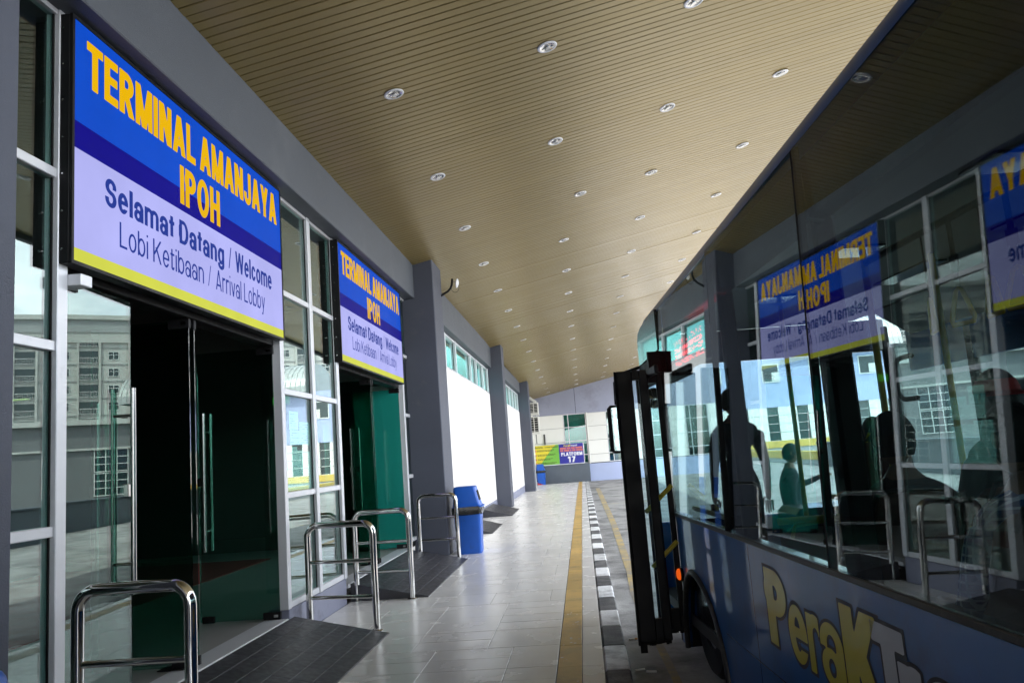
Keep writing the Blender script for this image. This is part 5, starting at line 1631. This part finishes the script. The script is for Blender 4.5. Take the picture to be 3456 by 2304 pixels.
person("seated black haired passenger in a blue check shirt, nearest the camera in the bus", in_bus(4.82, 0.44, 0.23), HF, 'sit', M_plaid, PG, look=(1, 0.2, -0.03))
person("dark clothed passenger standing at the bus doorway with back turned", in_bus(0.52, 0.73, 0.2), HF, 'stand', M_shirtdark, PG, short_sleeve=False)
person("bus driver in a dark shirt at the steering wheel", in_bus(0.90, 1.78, 0.27), HF, 'sit', M_shirtdark, PG, hand_fwd=0.10)
pp = person("short person in dark clothes standing on the road ahead of the bus", (2.27, 9.05, ROAD_Z), -0.1, 'stand', M_shirtdark, None, arm_up='l', short_sleeve=False)
pp.scale = (0.9, 0.9, 0.9)

# ================================================================== ACROSS THE ROAD
# parapet walls
tag(MB().box(11.8, 12.05, -14.0, 41.0, ROAD_Z - 0.05, 0.92, c=0.02).box(11.74, 12.11, -14.0, 41.0, 0.92, 0.99, c=0.01).obj("parapet_wall", M_darkwall), "long dark parapet wall across the road, reflected in the shopfront glass", "wall")
tag(MB().box(11.8, 12.05, 41.15, 57.0, ROAD_Z - 0.05, 0.10, c=0.02).obj("barrier_wall", M_hosteldk), "low grey barrier wall across the road beneath a yellow coping", "wall")
tag(MB().box(11.78, 12.07, 41.15, 57.0, 0.10, 0.55, c=0.02).obj("yellow_barrier", M_yellowwall), "yellow painted barrier along the far side of the road, seen through the bus windows", "barrier")

# second wing beyond the end building
WG = thing("side_wing", "white panelled wing with blue grey upper wall and yellow base, seen through the bus windows", "building", (17, 60, ROAD_Z))
def wg(name, mb, m, par=None, smooth=None):
    o = mb.obj(name, m, par or WG, smooth)
    if par is None: o.location = (-17, -60, -ROAD_Z)
    return o
wg("base_wall", MB().box(8.2, 23.5, 60.0, 66.0, ROAD_Z, 0.55), M_hosteldk)
wg("yellow_band", MB().box(8.2, 23.5, 59.95, 60.1, 0.55, 1.05), M_yellowwall)
wg("upper_wall", MB().box(8.2, 23.5, 60.0, 66.0, 3.55, 7.6), M_paleblue)
wg("core_wall", MB().box(8.2, 23.5, 60.4, 66.0, 1.05, 3.55), M_int_wall)
xs_w = [8.2 + 2.2 * q for q in range(8)]
ZW = [1.05, 1.68, 2.30, 2.93, 3.55]
pm = MB().box(0.01, 1.35, 0, 0.3, 0.01, 0.61, c=0.006).mesh("cladding_panel", M_white)
gm_ = MB().box(0, 0.83, 0, 0.02, 0.03, 0.60).mesh("pane", M_wnd)
fm_ = MB().box(0, 0.83, -0.02, 0.05, 0, 0.035).box(0, 0.05, -0.02, 0.05, 0.035, 0.62).mesh("window_frame", M_wndfr)
for x in xs_w:
    if x > 22.5: break
    for j in range(4):
        o = link("cladding_panel", pm, WG); o.location = (x - 17, 0, ZW[j] - ROAD_Z)
        if x + 2.2 < 23.6:
            f_ = link("window", fm_, WG); f_.location = (x + 1.36 - 17, 0.1, ZW[j] - ROAD_Z)
            g_ = link("pane", gm_, f_); g_.location = (0, 0.05, 0)
for (x, z) in ((9.6, 5.5), (13.9, 5.4), (17.4, 5.6), (21.0, 5.5)):
    w = link("window", MB().box(0, 1.3, -0.05, 0.06, 0, 0.08).box(0, 0.08, -0.05, 0.06, 0.08, 1.3).box(1.22, 1.3, -0.05, 0.06, 0.08, 1.3).box(0, 1.3, -0.05, 0.06, 1.3, 1.38).mesh("window", M_wndfr), WG)
    w.location = (x - 17, 0, z - ROAD_Z)
    MB().box(0.08, 1.22, -0.02, 0.0, 0.08, 1.3).obj("pane", M_wnd, w)
    MB().box(0.72, 1.22, -0.06, -0.025, 0.1, 0.75).obj("window_unit", M_acwhite, w)
# barrel roof
br = MB(); n = 14
vs = []
for x in (15.5, 24.2):
    for k in range(n + 1):
        a = PI * k / n
        vs.append((x, 63.0 - 3.6 * math.cos(a), 7.5 + 2.6 * math.sin(a)))
m_ = n + 1
br.add(vs, [(k, k + 1, k + 1 + m_, k + m_) for k in range(n)] + [tuple(range(m_)), tuple(range(2 * m_ - 1, m_ - 1, -1))])
for q in range(22):
    x = 15.6 + 0.4 * q
    br.tube([(x, 63.0 - 3.63 * math.cos(PI * k / 10), 7.5 + 2.63 * math.sin(PI * k / 10)) for k in range(11)], 0.035, 5)
wg("barrel_roof", br, M_roofmetal)

# seven-storey hostel
AZ = R(30)
hd = Vector((math.sin(AZ), math.cos(AZ), 0)); ht = Vector((math.cos(AZ), -math.sin(AZ), 0))
HC = hd * 150.0
HO = thing("apartment_block", "pale many storeyed apartment block far across the road, reflected in the glass door", "building", (HC.x, HC.y, ROAD_Z), -AZ)
# local: x along the face, y away from us
def hb(name, mb, m, smooth=None): return mb.obj(name, m, HO, smooth)
hb("wall", MB().box(-60, 60, 0, 16, 0, 28.2), M_hostel)
hb("roof_band", MB().box(-60.3, 60.3, -0.5, 16.3, 28.2, 30.4), M_hosteldk)
hb("roof_coping", MB().box(-60.6, 60.6, -0.9, 16.6, 30.4, 31.2), M_hostel)
hb("string_course", MB().box(-60.2, 60.2, -0.35, 0, 26.4, 28.2), M_hostel)
fl = MB()
for z in range(9): fl.box(-60, 60, -0.14, 0, 2.0 + 2.95 * z - 0.12, 2.0 + 2.95 * z + 0.06)
hb("floor_line", fl, M_hosteldk)
BAYS = []
x = -58.0
while x < 57:
    BAYS.append(x); x += 11.6
wf = MB().box(0, 1.7, -0.08, 0.0, 0, 1.45).mesh("window", [M_wnd])
wfr = MB().box(0, 1.7, -0.12, -0.08, 0, 0.08).box(0, 1.7, -0.12, -0.08, 1.37, 1.45).box(0, .08, -0.12, -0.08, .08, 1.37).box(1.62, 1.7, -0.12, -0.08, .08, 1.37).box(.81, .89, -0.12, -0.08, .08, 1.37).box(.08, 1.62, -0.12, -0.08, .85, .92).mesh("frame", M_wndfr)
bal = MB().box(0, 2.9, -0.02, 0.0, 0, 2.2).mesh("balcony_door", M_wnd)
balr = MB().box(0, 2.9, -0.25, -0.19, 0.95, 1.02).box(0, 2.9, -0.25, -0.19, 0.05, 0.12)
for q in range(13): balr.box(q * 0.24, q * 0.24 + 0.035, -0.24, -0.20, 0.12, 0.95)
balr = balr.mesh("balcony_rail", M_wndfr)
pil = MB()
for bx in BAYS:
    for px_ in (0.0, 3.35, 7.0):
        pil.box(bx + px_ - 0.16, bx + px_ + 0.16, -0.45, 0, 0, 26.4)
    for z in range(9):
        zz = 2.0 + 2.95 * z
        d_ = link("balcony_door", bal, HO); d_.location = (bx + 0.25, -0.03, zz + 0.1)
        r_ = link("balcony_rail", balr, d_); r_.location = (0, -0.1, 0)
        for px_ in (4.6, 8.6):
            if z == 0 and px_ > 5: continue
            w_ = link("window", wf, HO); w_.location = (bx + px_, -0.005, zz + 0.75)
            f_ = link("frame", wfr, w_)
hb("pilaster", pil, M_hostel)
brn = MB()
for bx in BAYS:
    brn.box(bx + 7.3, bx + 8.3, -0.10, 0, 0, 13.5)
hb("brown_panel", brn, M_hostelbrown)

# two-storey annexe in front of it
AC_ = hd * 84.0 + ht * 8
AN = thing("annexe_block", "low grey two storeyed annexe before the apartment block, reflected in the glass door", "building", (AC_.x, AC_.y, ROAD_Z), -AZ)
MB().box(-45, 60, 0, 12, 0, 7.6).obj("wall", M_annexe, AN)
MB().box(-45.3, 60.3, -0.5, 12.3, 7.6, 8.1).obj("roof_slab", M_hostel, AN)
MB().box(-45.2, 60.2, -0.25, 0, 5.15, 5.35).obj("floor_line", M_hostel, AN)
aw = MB().box(0, 3.0, -0.05, 0, 0, 2.2).mesh("window", M_wnd)
af = MB()
for q in range(4): af.box(q * 0.98, q * 0.98 + 0.08, -0.10, -0.05, 0, 2.2)
for z in (0, 0.7, 1.4, 2.12): af.box(0, 3.0, -0.095, -0.052, z, z + 0.07)
af = af.mesh("frame", M_wndfr)
for q in range(17):
    for z in (0.7, 3.0):
        w_ = link("window", aw, AN); w_.location = (-43 + 6.0 * q, -0.003, z + (0.0 if z < 1 else 0.0))
        f_ = link("frame", af, w_)

# shrubs behind the parapet
def shrub(x, y, h, seed, label):
    t = thing("shrub", label, "shrub", (x, y, ROAD_Z), group="shrubs behind the parapet")
    r7 = random.Random(seed)
    st = MB()
    for q in range(6):
        a = r7.uniform(0, 2 * PI); tip = Vector((0.5 * math.cos(a) * r7.random(), 0.5 * math.sin(a) * r7.random(), h * r7.uniform(.6, .9)))
        st.tube([(0, 0, 0), tip * 0.5 + Vector((0.03, 0.02, 0.08)), tip], [0.03, 0.02, 0.008], 6)
    st.obj("stem", M_bark, t)
    lf = MB()
    for q in range(420):
        a = r7.uniform(0, 2 * PI); rr = 0.75 * math.sqrt(r7.random()); z = h * (0.30 + 0.75 * r7.random())
        rr *= 1.15 - 0.6 * abs(z / h - 0.6)
        c = Vector((rr * math.cos(a), rr * math.sin(a), z))
        u = Vector((r7.uniform(-1, 1), r7.uniform(-1, 1), r7.uniform(-.6, .6))).normalized(); v = u.cross(Vector((r7.uniform(-1, 1), r7.uniform(-1, 1), 1))).normalized()
        L_ = r7.uniform(0.07, 0.15)
        lf.add([c, c + u * L_ * .5 + v * L_ * .25, c + u * L_, c + u * L_ * .5 - v * L_ * .25], [(0, 1, 2, 3)])
    lf.obj("leaves", M_leaf, t)
for i, (x, y, h, lab) in enumerate(((12.9, 19.5, 2.0, "tall green shrub behind the dark parapet wall, nearest the yellow barrier"), (13.2, 17.6, 1.7, "middle green shrub of the row behind the dark parapet wall"), (12.8, 15.2, 1.6, "short green shrub behind the dark parapet wall, nearest the bus"))):
    shrub(x, y, h, 40 + i, lab)
